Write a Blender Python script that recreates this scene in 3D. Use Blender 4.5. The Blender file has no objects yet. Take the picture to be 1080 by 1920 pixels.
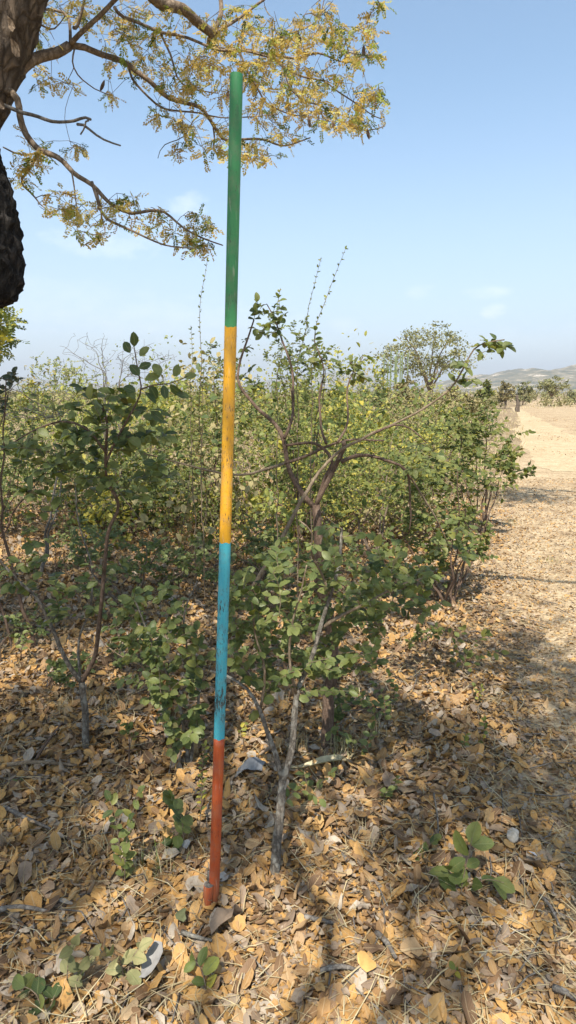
import bpy, math, random
import numpy as np
from mathutils import Vector, Matrix
from mathutils import noise as mn

random.seed(7)
rng = np.random.default_rng(11)
SC = bpy.context.scene
COL = SC.collection

# ------------------------------------------------------------------ camera
H, PITCH, F = 1.5, math.radians(10.6), 1200.0           # eye height, tilt down, focal length in photo pixels (1080x1920)
cd = bpy.data.cameras.new('camera')
cam = bpy.data.objects.new('camera', cd); COL.objects.link(cam)
cam.location = (0, 0, H); cam.rotation_euler = (math.pi/2 - PITCH, 0, 0)
cd.sensor_fit = 'VERTICAL'; cd.sensor_height = 36; cd.sensor_width = 36; cd.lens = F/1920*36
cd.clip_start = 0.05; cd.clip_end = 20000
SC.camera = cam

# ------------------------------------------------------------------ sky, sun, exposure
SUN_EL, SUN_AZ = math.radians(54), math.radians(192)    # azimuth clockwise from +Y: behind the camera, a little left
SKY_STRENGTH, SUN_STRENGTH = 0.109, 4.5
SC.view_settings.view_transform = 'Standard'
SC.view_settings.look = 'None'
SC.view_settings.exposure = 1.0
SC.view_settings.gamma = 1.0
SC.view_settings.use_curve_mapping = False

CP, SP = math.cos(PITCH), math.sin(PITCH)
def W(px, py, Y):
    """world point seen at photo pixel px,py that stands Y metres ahead of the camera"""
    a, b = (px-540)/F, (960-py)/F
    s = Y/(CP + b*SP)
    return np.array([a*s, Y, H + s*(b*CP - SP)])
def G(px, py):
    """ground point under photo pixel px,py"""
    a, b = (px-540)/F, (960-py)/F
    s = H/(SP - b*CP)
    return np.array([a*s, s*(CP + b*SP), 0.0])
def proj(P):
    P = np.asarray(P, float); d = P - np.array([0, 0, H])
    zc = d[..., 1]*CP - d[..., 2]*SP
    up = d[..., 1]*SP + d[..., 2]*CP
    zs = np.where(zc > 1e-3, zc, 1e-3)
    return 540 + F*d[..., 0]/zs, 960 - F*up/zs, zc

def make_world():
    w = bpy.data.worlds.new('World'); SC.world = w; w.use_nodes = True
    nt = w.node_tree; nt.nodes.clear(); L = nt.links.new
    out = nt.nodes.new('ShaderNodeOutputWorld'); bg = nt.nodes.new('ShaderNodeBackground')
    sky = nt.nodes.new('ShaderNodeTexSky'); sky.sky_type = 'NISHITA'; sky.sun_disc = False
    sky.sun_elevation = SUN_EL; sky.sun_rotation = SUN_AZ
    sky.air_density = 1.15; sky.dust_density = 2.0; sky.ozone_density = .8; sky.altitude = 900
    bg.inputs['Strength'].default_value = SKY_STRENGTH
    tc = nt.nodes.new('ShaderNodeTexCoord')
    nrm = nt.nodes.new('ShaderNodeVectorMath'); nrm.operation = 'NORMALIZE'; L(tc.outputs['Generated'], nrm.inputs[0])
    noi = nt.nodes.new('ShaderNodeTexNoise'); noi.inputs['Scale'].default_value = 26; noi.inputs['Detail'].default_value = 6
    noi.inputs['Roughness'].default_value = .62
    mp = nt.nodes.new('ShaderNodeMapping'); mp.inputs['Scale'].default_value = (1, 1, 2.2); L(nrm.outputs[0], mp.inputs[0]); L(mp.outputs[0], noi.inputs['Vector'])
    def math_(op, a, b=None, clamp=False):
        n = nt.nodes.new('ShaderNodeMath'); n.operation = op; n.use_clamp = clamp
        for i, v in enumerate((a, b)):
            if v is None: continue
            if isinstance(v, (int, float)): n.inputs[i].default_value = v
            else: L(v, n.inputs[i])
        return n.outputs[0]
    def dot(vec):
        n = nt.nodes.new('ShaderNodeVectorMath'); n.operation = 'DOT_PRODUCT'; L(nrm.outputs[0], n.inputs[0]); n.inputs[1].default_value = vec
        return n.outputs['Value']
    total = None
    # small fair-weather puffs and thin veils: photo pixel, half sizes in pixels, strength
    for px, py, rx, ry, st in ((352, 384, 36, 20, .55), (195, 457, 110, 26, .42), (300, 600, 260, 40, .28), (926, 583, 22, 13, .75), (915, 548, 40, 12, .5),
                               (790, 548, 26, 14, .38), (640, 610, 40, 14, .25), (90, 560, 200, 40, .2), (1010, 640, 160, 30, .18),
                               (-700, 300, 160, 60, .5), (1900, 350, 190, 60, .45)):
        d = Vector(W(px, py, 100) - np.array([0, 0, H])).normalized()
        r = d.cross(Vector((0, 0, 1))).normalized(); u = r.cross(d)
        k = F/math.sqrt(F*F + (px-540)**2 + (py-960)**2)
        uu = math_('MULTIPLY', dot(r), F/(k*rx)); vv = math_('MULTIPLY', dot(u), F/(k*ry))
        rr = math_('ADD', math_('MULTIPLY', uu, uu), math_('MULTIPLY', vv, vv))
        m = math_('SUBTRACT', 1.25, rr)
        m = math_('ADD', m, math_('MULTIPLY', math_('SUBTRACT', noi.outputs['Fac'], .5), 4.5))
        m = math_('MULTIPLY', math_('MULTIPLY', m, .5, True), math_('GREATER_THAN', dot(d), .5))
        m = math_('MULTIPLY', math_('SMOOTH_MIN', m, 1.0), st*.6)
        total = m if total is None else math_('MAXIMUM', total, m)
    # broad hazy veil low over the horizon
    sep = nt.nodes.new('ShaderNodeSeparateXYZ'); L(nrm.outputs[0], sep.inputs[0])
    veil = nt.nodes.new('ShaderNodeMapRange'); veil.inputs['From Min'].default_value = 0.0; veil.inputs['From Max'].default_value = .42
    veil.inputs['To Min'].default_value = .62; veil.inputs['To Max'].default_value = 0.06; veil.interpolation_type = 'SMOOTHSTEP'
    L(sep.outputs['Z'], veil.inputs['Value'])
    mix1 = nt.nodes.new('ShaderNodeMix'); mix1.data_type = 'RGBA'
    tn = nt.nodes.new('ShaderNodeMix'); tn.data_type = 'RGBA'; tn.blend_type = 'MULTIPLY'; tn.inputs[0].default_value = 1; tn.inputs[7].default_value = (.95, 1.075, 1.045, 1); L(sky.outputs[0], tn.inputs[6])
    L(veil.outputs[0], mix1.inputs['Factor']); L(tn.outputs[2], mix1.inputs[6]); mix1.inputs[7].default_value = (3.35, 3.6, 4.75, 1)
    mix = nt.nodes.new('ShaderNodeMix'); mix.data_type = 'RGBA'
    L(total, mix.inputs['Factor']); L(mix1.outputs[2], mix.inputs[6]); mix.inputs[7].default_value = (7.0, 7.1, 7.4, 1)
    L(mix.outputs[2], bg.inputs['Color']); L(bg.outputs[0], out.inputs[0])
make_world()

sd = bpy.data.lights.new('sun', 'SUN'); sd.energy = SUN_STRENGTH; sd.angle = math.radians(.53); sd.color = (1, .935, .83)
sun = bpy.data.objects.new('sun', sd); COL.objects.link(sun)
TO_SUN = np.array([math.sin(SUN_AZ)*math.cos(SUN_EL), math.cos(SUN_AZ)*math.cos(SUN_EL), math.sin(SUN_EL)])
sun.rotation_euler = Vector(TO_SUN).to_track_quat('Z', 'Y').to_euler(); sun.location = (-3, -8, 12)

SC.cycles.max_bounces = 7; SC.cycles.diffuse_bounces = 4; SC.cycles.transmission_bounces = 4
SC.cycles.transparent_max_bounces = 4; SC.cycles.volume_bounces = 0
SC.cycles.caustics_reflective = False; SC.cycles.caustics_refractive = False

# ------------------------------------------------------------------ object helpers
def tag(o, label=None, cat=None, group=None, kind=None):
    for k, v in (('label', label), ('category', cat), ('group', group), ('kind', kind)):
        if v: o[k] = v
    return o
def empty(name, loc, label, cat, group=None):
    o = bpy.data.objects.new(name, None); COL.objects.link(o); o.location = tuple(loc); o.empty_display_size = .1
    return tag(o, label, cat, group)
def link(name, me, parent=None, base=None):
    o = bpy.data.objects.new(name, me); COL.objects.link(o)
    if parent is not None: o.parent = parent
    return o

class Acc:
    """collects vertices and faces, then becomes one mesh; rnd is a per-vertex random used by materials for colour"""
    def __init__(s): s.V, s.T, s.Q, s.R, s.LC, s.n = [], [], [], [], [], 0
    def add(s, v, tris=None, quads=None, rnd=0.5, lc=None):
        v = np.asarray(v, float).reshape(-1, 3)
        if tris is not None and len(tris): s.T.append(np.asarray(tris, int).reshape(-1, 3) + s.n)
        if quads is not None and len(quads): s.Q.append(np.asarray(quads, int).reshape(-1, 4) + s.n)
        s.V.append(v); s.R.append(np.broadcast_to(np.asarray(rnd, float), (len(v),)).copy() if np.ndim(rnd) == 0 else np.asarray(rnd, float))
        s.LC.append(np.full((len(v), 3), .5) if lc is None else np.asarray(lc, float)); s.n += len(v)
    def mesh(s, name, mat, origin=(0, 0, 0), smooth=True):
        me = bpy.data.meshes.new(name)
        V = np.concatenate(s.V) - np.asarray(origin, float); R = np.concatenate(s.R)
        T = np.concatenate(s.T) if s.T else np.zeros((0, 3), int); Q = np.concatenate(s.Q) if s.Q else np.zeros((0, 4), int)
        me.vertices.add(len(V)); me.vertices.foreach_set('co', V.astype(np.float32).ravel())
        loops = np.concatenate([T.ravel(), Q.ravel()]).astype(np.int32)
        me.loops.add(len(loops)); me.loops.foreach_set('vertex_index', loops)
        me.polygons.add(len(T)+len(Q))
        st = np.concatenate([np.arange(len(T))*3, len(T)*3 + np.arange(len(Q))*4]).astype(np.int32)
        me.polygons.foreach_set('loop_start', st)
        me.polygons.foreach_set('use_smooth', np.full(len(T)+len(Q), smooth))
        me.update(calc_edges=True); me.validate()
        at = me.attributes.new('rnd', 'FLOAT', 'POINT'); at.data.foreach_set('value', R.astype(np.float32))
        at = me.attributes.new('leafco', 'FLOAT_VECTOR', 'POINT'); at.data.foreach_set('vector', np.concatenate(s.LC).astype(np.float32).ravel())
        if mat: me.materials.append(mat)
        return me
    def build(s, name, mat, parent=None, origin=None, smooth=True):
        org = np.zeros(3) if origin is None else np.asarray(origin, float)
        if parent is not None and origin is None: org = np.array(parent.matrix_world.translation) if False else np.array(ROOTLOC.get(parent.name, (0, 0, 0)))
        o = link(name, s.mesh(name, mat, org, smooth), parent)
        if parent is None: o.location = tuple(org)
        return o
ROOTLOC = {}
def thing(name, loc, label, cat, group=None):
    o = empty(name, loc, label, cat, group); ROOTLOC[o.name] = tuple(loc); return o

def catmull(P, step):
    P = np.asarray(P, float)
    if len(P) < 3:
        n = max(2, int(np.linalg.norm(P[1]-P[0])/step)+1); t = np.linspace(0, 1, n)[:, None]
        return P[0]*(1-t) + P[1]*t
    E = np.vstack([2*P[0]-P[1], P, 2*P[-1]-P[-2]]); out = []
    for i in range(1, len(E)-2):
        p0, p1, p2, p3 = E[i-1], E[i], E[i+1], E[i+2]
        n = max(2, int(np.linalg.norm(p2-p1)/step)); t = np.linspace(0, 1, n, endpoint=False)[:, None]
        out.append(.5*((2*p1) + (-p0+p2)*t + (2*p0-5*p1+4*p2-p3)*t*t + (-p0+3*p1-3*p2+p3)*t**3))
    out.append(P[-1:]); return np.vstack(out)

def tube(acc, pts, rad, sides=6, cap=True, rnd=.5, bump=0.0, bfreq=20.0):
    pts = np.asarray(pts, float); n = len(pts)
    rad = np.broadcast_to(np.asarray(rad, float), (n,)) if np.ndim(rad) == 0 else np.asarray(rad, float)
    tan = np.gradient(pts, axis=0); tan /= np.linalg.norm(tan, axis=1)[:, None] + 1e-12
    ref = np.array([0.31, 0.17, 0.93]) if abs(tan[0] @ np.array([.31, .17, .93])) < .9 else np.array([1., 0, 0])
    u = np.cross(tan[0], ref); u /= np.linalg.norm(u); U = [u]
    for i in range(1, n):
        u = u - tan[i]*(u @ tan[i]); u /= np.linalg.norm(u)+1e-12; U.append(u)
    U = np.array(U); Vv = np.cross(tan, U)
    a = np.arange(sides)/sides*2*math.pi
    ring = U[:, None, :]*np.cos(a)[None, :, None] + Vv[:, None, :]*np.sin(a)[None, :, None]
    R = np.repeat(rad[:, None], sides, 1)
    if bump > 0:
        P0 = pts[:, None, :] + ring*R[..., None]
        nz = np.array([[mn.noise(Vector(p*bfreq)) + .5*mn.noise(Vector(p*bfreq*2.3)) + .35*mn.noise(Vector(p*bfreq*5)) for p in row] for row in P0])
        R = R*(1 + bump*nz)
    V = (pts[:, None, :] + ring*R[..., None]).reshape(-1, 3)
    i = np.arange(n-1)[:, None]*sides; j = np.arange(sides)[None, :]; k = (j+1) % sides
    Q = np.stack([i+j, i+k, i+sides+k, i+sides+j], -1).reshape(-1, 4)
    if cap:
        V = np.vstack([V, pts[0], pts[-1]]); c0, c1 = n*sides, n*sides+1
        T = [[c0, (q+1) % sides, q] for q in range(sides)] + [[c1, (n-1)*sides+q, (n-1)*sides+(q+1) % sides] for q in range(sides)]
    else: T = None
    acc.add(V, T, Q, rnd)

# ------------------------------------------------------------------ materials
def nodes(name):
    m = bpy.data.materials.new(name); m.use_nodes = True; nt = m.node_tree
    return m, nt, nt.nodes['Principled BSDF'], nt.nodes['Material Output']
def N(nt, typ, **kw):
    n = nt.nodes.new(typ)
    for k, v in kw.items():
        if k in n.inputs: n.inputs[k].default_value = v
        else: setattr(n, k, v)
    return n
def ramp(nt, fac, stops, interp='LINEAR'):
    r = nt.nodes.new('ShaderNodeValToRGB'); r.color_ramp.interpolation = interp
    while len(r.color_ramp.elements) < len(stops): r.color_ramp.elements.new(.5)
    for e, (p, c) in zip(r.color_ramp.elements, stops): e.position = p; e.color = (*c, 1)
    if fac is not None: nt.links.new(fac, r.inputs[0])
    return r.outputs[0]
def mixc(nt, fac, a, b, mode='MIX'):
    n = nt.nodes.new('ShaderNodeMix'); n.data_type = 'RGBA'; n.blend_type = mode
    for i, v in ((0, fac), (6, a), (7, b)):
        if isinstance(v, (int, float)): n.inputs[i].default_value = v
        elif isinstance(v, tuple): n.inputs[i].default_value = (*v, 1)
        else: nt.links.new(v, n.inputs[i])
    return n.outputs[2]
def maprange(nt, v, a, b, c=0, d=1):
    n = N(nt, 'ShaderNodeMapRange'); nt.links.new(v, n.inputs[0])
    for i, x in enumerate((a, b, c, d)): n.inputs[i+1].default_value = x
    return n.outputs[0]
def bumpn(nt, bsdf, h, strength=.5, dist=.01):
    b = N(nt, 'ShaderNodeBump'); b.inputs['Strength'].default_value = strength; b.inputs['Distance'].default_value = dist
    nt.links.new(h, b.inputs['Height']); nt.links.new(b.outputs[0], bsdf.inputs['Normal'])

def leaf_mat(name, stops, rough=.5, transl=.3, spec=.4, spot=None, spotamt=.5, scale=120, tint=(1.25, 1.2, .5), veincol=(.2, .23, .1), vein_amt=.45):
    m, nt, b, out = nodes(name); L = nt.links.new
    at = N(nt, 'ShaderNodeAttribute', attribute_name='rnd')
    c = ramp(nt, at.outputs['Fac'], stops)
    geo = N(nt, 'ShaderNodeNewGeometry'); tc = N(nt, 'ShaderNodeTexCoord')
    no = N(nt, 'ShaderNodeTexNoise', Scale=scale*.35, Detail=4.0); L(geo.outputs['Position'], no.inputs['Vector'])
    c = mixc(nt, .55, c, ramp(nt, no.outputs['Fac'], [(.3, (.62, .62, .62)), (.7, (1.3, 1.3, 1.3))]), 'MULTIPLY')
    if spot:
        n2 = N(nt, 'ShaderNodeTexNoise', Scale=scale, Detail=3.0); L(geo.outputs['Position'], n2.inputs['Vector'])
        c = mixc(nt, ramp(nt, n2.outputs['Fac'], [(.58, (0, 0, 0)), (.66, (spotamt,)*3)]), c, spot)
    lc = N(nt, 'ShaderNodeAttribute', attribute_name='leafco'); sp_ = N(nt, 'ShaderNodeSeparateXYZ'); L(lc.outputs['Vector'], sp_.inputs[0])
    ab = N(nt, 'ShaderNodeMath', operation='ABSOLUTE'); L(sp_.outputs[0], ab.inputs[0])
    rib = ramp(nt, ab.outputs[0], [(.05, (1,)*3), (.11, (0,)*3)])
    vy = N(nt, 'ShaderNodeMath', operation='MULTIPLY_ADD'); L(ab.outputs[0], vy.inputs[0]); vy.inputs[1].default_value = -.22; L(sp_.outputs[1], vy.inputs[2])
    vs = N(nt, 'ShaderNodeMath', operation='MULTIPLY'); L(vy.outputs[0], vs.inputs[0]); vs.inputs[1].default_value = 56.0
    vn = N(nt, 'ShaderNodeMath', operation='SINE'); L(vs.outputs[0], vn.inputs[0])
    vein = ramp(nt, vn.outputs[0], [(.86, (0,)*3), (.97, (vein_amt,)*3)])
    mxv = mixc(nt, 1.0, rib, vein, 'LIGHTEN')
    c = mixc(nt, mixc(nt, 1.0, mxv, (.55, .55, .55), 'MULTIPLY'), c, veincol)
    L(c, b.inputs['Base Color']); b.inputs['Roughness'].default_value = rough; b.inputs['Specular IOR Level'].default_value = spec
    bumpn(nt, b, mixc(nt, .45, no.outputs['Fac'], mxv), .5, .004)
    t = N(nt, 'ShaderNodeBsdfTranslucent'); L(mixc(nt, 1.0, c, tint, 'MULTIPLY'), t.inputs['Color'])
    mx = N(nt, 'ShaderNodeMixShader'); mx.inputs[0].default_value = transl
    L(b.outputs[0], mx.inputs[1]); L(t.outputs[0], mx.inputs[2]); L(mx.outputs[0], out.inputs[0])
    return m

def bark_mat(name, dark, mid, light, scale=30, stretch=.35, bump=.6, lichen=None, dist=.01):
    m, nt, b, out = nodes(name); L = nt.links.new
    tc = N(nt, 'ShaderNodeTexCoord'); mp = N(nt, 'ShaderNodeMapping'); mp.inputs['Scale'].default_value = (1, 1, stretch); L(tc.outputs['Object'], mp.inputs[0])
    n1 = N(nt, 'ShaderNodeTexNoise', Scale=scale, Detail=8.0, Roughness=.65); L(mp.outputs[0], n1.inputs['Vector'])
    v = N(nt, 'ShaderNodeTexVoronoi', Scale=scale*.9, feature='DISTANCE_TO_EDGE'); 
    mv = N(nt, 'ShaderNodeVectorMath', operation='ADD'); L(mp.outputs[0], mv.inputs[0])
    sc_ = N(nt, 'ShaderNodeVectorMath', operation='SCALE'); sc_.inputs['Scale'].default_value = .04; L(n1.outputs['Color'], sc_.inputs[0]); L(sc_.outputs[0], mv.inputs[1]); L(mv.outputs[0], v.inputs['Vector'])
    cr = maprange(nt, v.outputs['Distance'], 0, .22)
    c = ramp(nt, n1.outputs['Fac'], [(.28, dark), (.5, mid), (.72, light)])
    c = mixc(nt, ramp(nt, cr, [(0, (.7,)*3), (.7, (0,)*3)]), c, dark)
    if lichen:
        n2 = N(nt, 'ShaderNodeTexNoise', Scale=scale*.45, Detail=5.0); L(tc.outputs['Object'], n2.inputs['Vector'])
        c = mixc(nt, ramp(nt, n2.outputs['Fac'], [(.5, (0,)*3), (.6, (.75,)*3)]), c, lichen)
    L(c, b.inputs['Base Color']); b.inputs['Roughness'].default_value = .9; b.inputs['Specular IOR Level'].default_value = .2
    ad = N(nt, 'ShaderNodeMath', operation='ADD'); L(cr, ad.inputs[0]); L(n1.outputs['Fac'], ad.inputs[1])
    bumpn(nt, b, ad.outputs[0], bump, dist)
    return m

def paint_mat(name, col, dark, chip=(.02, .022, .02), amount=.62, foot=False):
    m, nt, b, out = nodes(name); L = nt.links.new
    tc = N(nt, 'ShaderNodeTexCoord'); mp = N(nt, 'ShaderNodeMapping'); mp.inputs['Scale'].default_value = (1, 1, .16); L(tc.outputs['Object'], mp.inputs[0])
    n1 = N(nt, 'ShaderNodeTexNoise', Scale=330.0, Detail=5.0, Roughness=.75); L(mp.outputs[0], n1.inputs['Vector'])
    n2 = N(nt, 'ShaderNodeTexNoise', Scale=13.0, Detail=3.0); L(tc.outputs['Object'], n2.inputs['Vector'])
    n3 = N(nt, 'ShaderNodeTexNoise', Scale=420.0, Detail=2.0); L(tc.outputs['Object'], n3.inputs['Vector'])
    n4 = N(nt, 'ShaderNodeTexNoise', Scale=60.0, Detail=6.0); L(mp.outputs[0], n4.inputs['Vector'])
    c = mixc(nt, ramp(nt, n4.outputs['Fac'], [(.35, (0,)*3), (.7, (1,)*3)]), dark, col)
    th = N(nt, 'ShaderNodeMath', operation='ADD'); L(n1.outputs['Fac'], th.inputs[0])
    ms = N(nt, 'ShaderNodeMath', operation='MULTIPLY'); L(n2.outputs['Fac'], ms.inputs[0]); ms.inputs[1].default_value = .42; L(ms.outputs[0], th.inputs[1])
    chipf = ramp(nt, th.outputs[0], [(amount+.222, (0,)*3), (amount+.236, (1,)*3)])
    c = mixc(nt, chipf, c, chip)
    c = mixc(nt, ramp(nt, n3.outputs['Fac'], [(.68, (0,)*3), (.72, (.8,)*3)]), c, chip)
    n5 = N(nt, 'ShaderNodeTexNoise', Scale=26.0, Detail=7.0, Roughness=.7); L(tc.outputs['Object'], n5.inputs['Vector'])
    c = mixc(nt, ramp(nt, n5.outputs['Fac'], [(.46, (0,)*3), (.70, (.40,)*3)]), c, (.2, .165, .12))
    n6 = N(nt, 'ShaderNodeTexNoise', Scale=130.0, Detail=4.0); L(mp.outputs[0], n6.inputs['Vector'])
    c = mixc(nt, ramp(nt, n6.outputs['Fac'], [(.62, (0,)*3), (.75, (.35,)*3)]), c, (.55, .5, .42))
    if foot:
        sz_ = N(nt, 'ShaderNodeSeparateXYZ'); L(tc.outputs['Object'], sz_.inputs[0]); zz = N(nt, 'ShaderNodeMath', operation='MULTIPLY_ADD'); L(n4.outputs['Fac'], zz.inputs[0]); zz.inputs[1].default_value = -.14; L(sz_.outputs[2], zz.inputs[2])
        c = mixc(nt, maprange(nt, zz.outputs[0], -.06, .05, .75, 0), c, (.13, .085, .05))
    L(c, b.inputs['Base Color']); b.inputs['Roughness'].default_value = .55; b.inputs['Specular IOR Level'].default_value = .4
    bumpn(nt, b, mixc(nt, chipf, n4.outputs['Fac'], (0, 0, 0)), .35, .0015)
    return m

GREEN_A = [(0, (.13, .085, .035)), (.05, (.065, .1, .034)), (.35, (.14, .178, .05)), (.7, (.195, .225, .07)), (.93, (.17, .195, .06)), (1, (.34, .3, .04))]
GREEN_B = [(0, (.2, .13, .05)), (.06, (.065, .095, .03)), (.4, (.13, .165, .05)), (.8, (.2, .22, .065)), (.94, (.2, .2, .05)), (1, (.33, .29, .04))]
GREEN_Y = [(0, (.07, .105, .03)), (.35, (.17, .205, .05)), (.7, (.30, .31, .075)), (1, (.48, .40, .06))]
M = {}
M['leaf_green'] = leaf_mat('broad green leaf', GREEN_A, .45, .38, .42, spot=(.16, .1, .045), spotamt=.35)
M['leaf_mid'] = leaf_mat('small green leaf', GREEN_B, .55, .42, .26, spot=(.24, .2, .06), spotamt=.3)
M['leaf_yellow'] = leaf_mat('yellowing leaf', GREEN_Y, .5, .35, .3)
M['leaf_dark'] = leaf_mat('dark bronze leaf', [(0, (.025, .04, .018)), (.5, (.05, .062, .025)), (1, (.105, .08, .035))], .45, .22, .4)
M['leaf_gold'] = leaf_mat('golden leaflet', [(0, (.40, .27, .08)), (.3, (.55, .41, .12)), (.55, (.58, .48, .17)), (.76, (.42, .46, .09)), (.86, (.2, .26, .05)), (1, (.07, .11, .028))], .6, .5, .25, tint=(1.1, 1.0, .7))
M['leaf_olive'] = leaf_mat('hazy olive leaf', [(0, (.13, .135, .06)), (.5, (.23, .225, .105)), (1, (.33, .30, .15))], .7, .25, .2)
M['leaf_straw'] = leaf_mat('dry scrub leaf', [(0, (.14, .12, .06)), (.5, (.24, .2, .10)), (1, (.36, .3, .15))], .8, .2, .15)
DRY = [(0, (.10, .06, .034)), (.18, (.19, .11, .055)), (.32, (.32, .19, .08)), (.48, (.48, .268, .082)), (.6, (.455, .28, .108)), (.68, (.34, .235, .14)), (.76, (.24, .175, .125)), (.86, (.34, .27, .20)), (.96, (.40, .345, .275)), (1, (.50, .28, .07))]
M['leaf_dry'] = leaf_mat('dry fallen leaf', DRY, .62, .12, .3, spot=(.16, .09, .045), spotamt=.45, scale=95, tint=(1.1, .9, .6), veincol=(.42, .3, .17), vein_amt=.4)
M['bark_trunk'] = bark_mat('rough trunk bark', (.055, .043, .034), (.15, .115, .085), (.27, .215, .165), 26, .3, .9, dist=.02)
M['bark_black'] = bark_mat('blackish stub bark', (.012, .011, .011), (.035, .031, .028), (.085, .075, .066), 34, .4, 1.0, dist=.02)  # near-black tones, mottled at random
M['bark_limb'] = bark_mat('limb bark', (.10, .072, .05), (.22, .165, .115), (.36, .285, .21), 45, .6, .5)
M['bark_grey'] = bark_mat('pale grey stem bark', (.075, .062, .05), (.18, .155, .125), (.30, .27, .225), 70, .5, .8, lichen=(.33, .315, .27), dist=.004)
M['bark_brown'] = bark_mat('brown stem bark', (.065, .042, .03), (.145, .098, .07), (.235, .17, .125), 80, .4, .5, dist=.004)
M['bark_tan'] = bark_mat('bare tan branch bark', (.11, .08, .05), (.21, .16, .11), (.31, .245, .17), 80, .4, .4, dist=.003)
M['twig'] = bark_mat('twig bark', (.09, .065, .045), (.17, .13, .095), (.26, .2, .15), 60, .6, .3)
M['dead'] = bark_mat('dead grey wood', (.09, .078, .066), (.19, .168, .145), (.30, .275, .24), 60, .4, .5)
M['straw'] = leaf_mat('dry straw', [(0, (.36, .28, .15)), (.5, (.5, .41, .24)), (.8, (.56, .5, .33)), (.9, (.2, .24, .07)), (1, (.14, .2, .05))], .7, .2, .2)
M['p_red'] = paint_mat('red paint', (.54, .11, .024), (.36, .062, .02), amount=.63, foot=True)
M['p_blue'] = paint_mat('sky blue paint', (.065, .41, .48), (.045, .33, .42), amount=.56)
M['p_yellow'] = paint_mat('yellow paint', (.62, .32, .012), (.48, .235, .012), amount=.60)
M['p_green'] = paint_mat('green paint', (.052, .255, .085), (.035, .18, .068), amount=.63)

# ------------------------------------------------------------------ ground height, setting
def hgt(x, y):
    x = np.asarray(x, float); y = np.asarray(y, float)
    fade = np.clip((14-np.hypot(x, y))/8, 0, 1)
    b = .014*np.sin(3.1*x+1.3*y+.7)*np.sin(2.3*y-.8*x) + .010*np.sin(7.3*x-2.1)*np.sin(6.1*y+.4) + .012*np.sin(1.3*x+.5)*np.sin(.9*y)
    return b*fade

def track_edge(y):      # left edge of the sandy track
    y = np.asarray(y, float)
    xs = np.interp(y, [-6, 0, 2, 4, 7, 11, 20, 40, 66, 120], [.4, .62, .98, 1.42, 2.2, 3.75, 7.4, 14.2, 23.4, 46])
    return xs
def rag(y, s): return .16*np.sin(2.1*y+s)+.1*np.sin(5.3*y+2*s)+.05*np.sin(13.1*y+s*3)

def soil_mat(name, base, dark, pale, straw, amt):
    m, nt, b, out = nodes(name); L = nt.links.new
    geo = N(nt, 'ShaderNodeNewGeometry')
    n1 = N(nt, 'ShaderNodeTexNoise', Scale=.55, Detail=8.0, Roughness=.6); L(geo.outputs['Position'], n1.inputs['Vector'])
    n2 = N(nt, 'ShaderNodeTexNoise', Scale=17.0, Detail=8.0, Roughness=.7); L(geo.outputs['Position'], n2.inputs['Vector'])
    n3 = N(nt, 'ShaderNodeTexVoronoi', Scale=48.0); L(geo.outputs['Position'], n3.inputs['Vector'])
    n4 = N(nt, 'ShaderNodeTexNoise', Scale=3.1, Detail=7.0, Roughness=.65); L(geo.outputs['Position'], n4.inputs['Vector'])
    c = mixc(nt, ramp(nt, n1.outputs['Fac'], [(.38, (0,)*3), (.62, (1,)*3)]), base, pale)
    c = mixc(nt, ramp(nt, n4.outputs['Fac'], [(.47, (0,)*3), (.62, (amt,)*3)]), c, straw)
    c = mixc(nt, ramp(nt, n2.outputs['Fac'], [(.36, (.75,)*3), (.56, (0,)*3)]), c, dark)
    bw = N(nt, 'ShaderNodeRGBToBW'); L(n3.outputs['Color'], bw.inputs[0]); c = mixc(nt, .4, c, bw.outputs[0], 'SOFT_LIGHT')
    L(c, b.inputs['Base Color']); b.inputs['Roughness'].default_value = .95; b.inputs['Specular IOR Level'].default_value = .15
    ad = N(nt, 'ShaderNodeMath', operation='ADD'); L(n2.outputs['Fac'], ad.inputs[0]); L(n3.outputs['Distance'], ad.inputs[1])
    bumpn(nt, b, ad.outputs[0], .6, .015)
    return m
M['soil'] = soil_mat('leafy soil', (.24, .165, .10), (.11, .075, .048), (.34, .255, .16), (.31, .25, .13), .7)
M['sand'] = soil_mat('pale track sand', (.405, .30, .18), (.23, .16, .095), (.50, .39, .245), (.29, .205, .12), .9)
M['bright_sand'] = soil_mat('bright bare sand', (.45, .35, .21), (.33, .24, .14), (.52, .41, .26), (.36, .265, .155), .7)

def grid_sheet(name, xs, ys, zoff, mat):
    X, Y = np.meshgrid(xs, ys); Z = hgt(X, Y) + zoff
    a = Acc(); nx = len(xs); i = np.arange(len(ys)-1)[:, None]*nx + np.arange(nx-1)[None, :]
    a.add(np.stack([X, Y, Z], -1), quads=np.stack([i, i+1, i+nx+1, i+nx], -1))
    return tag(a.build(name, mat), kind='structure')
far = np.array([16, 20, 26, 36, 55, 90, 160, 300, 600, 1100, 2000, 3600, 6000.])
near = np.arange(-14, 14.01, .14)
grid_sheet('ground', np.concatenate([-far[::-1], near, far]), np.concatenate([-far[::-1], near, far]), 0, M['soil'])

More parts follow.
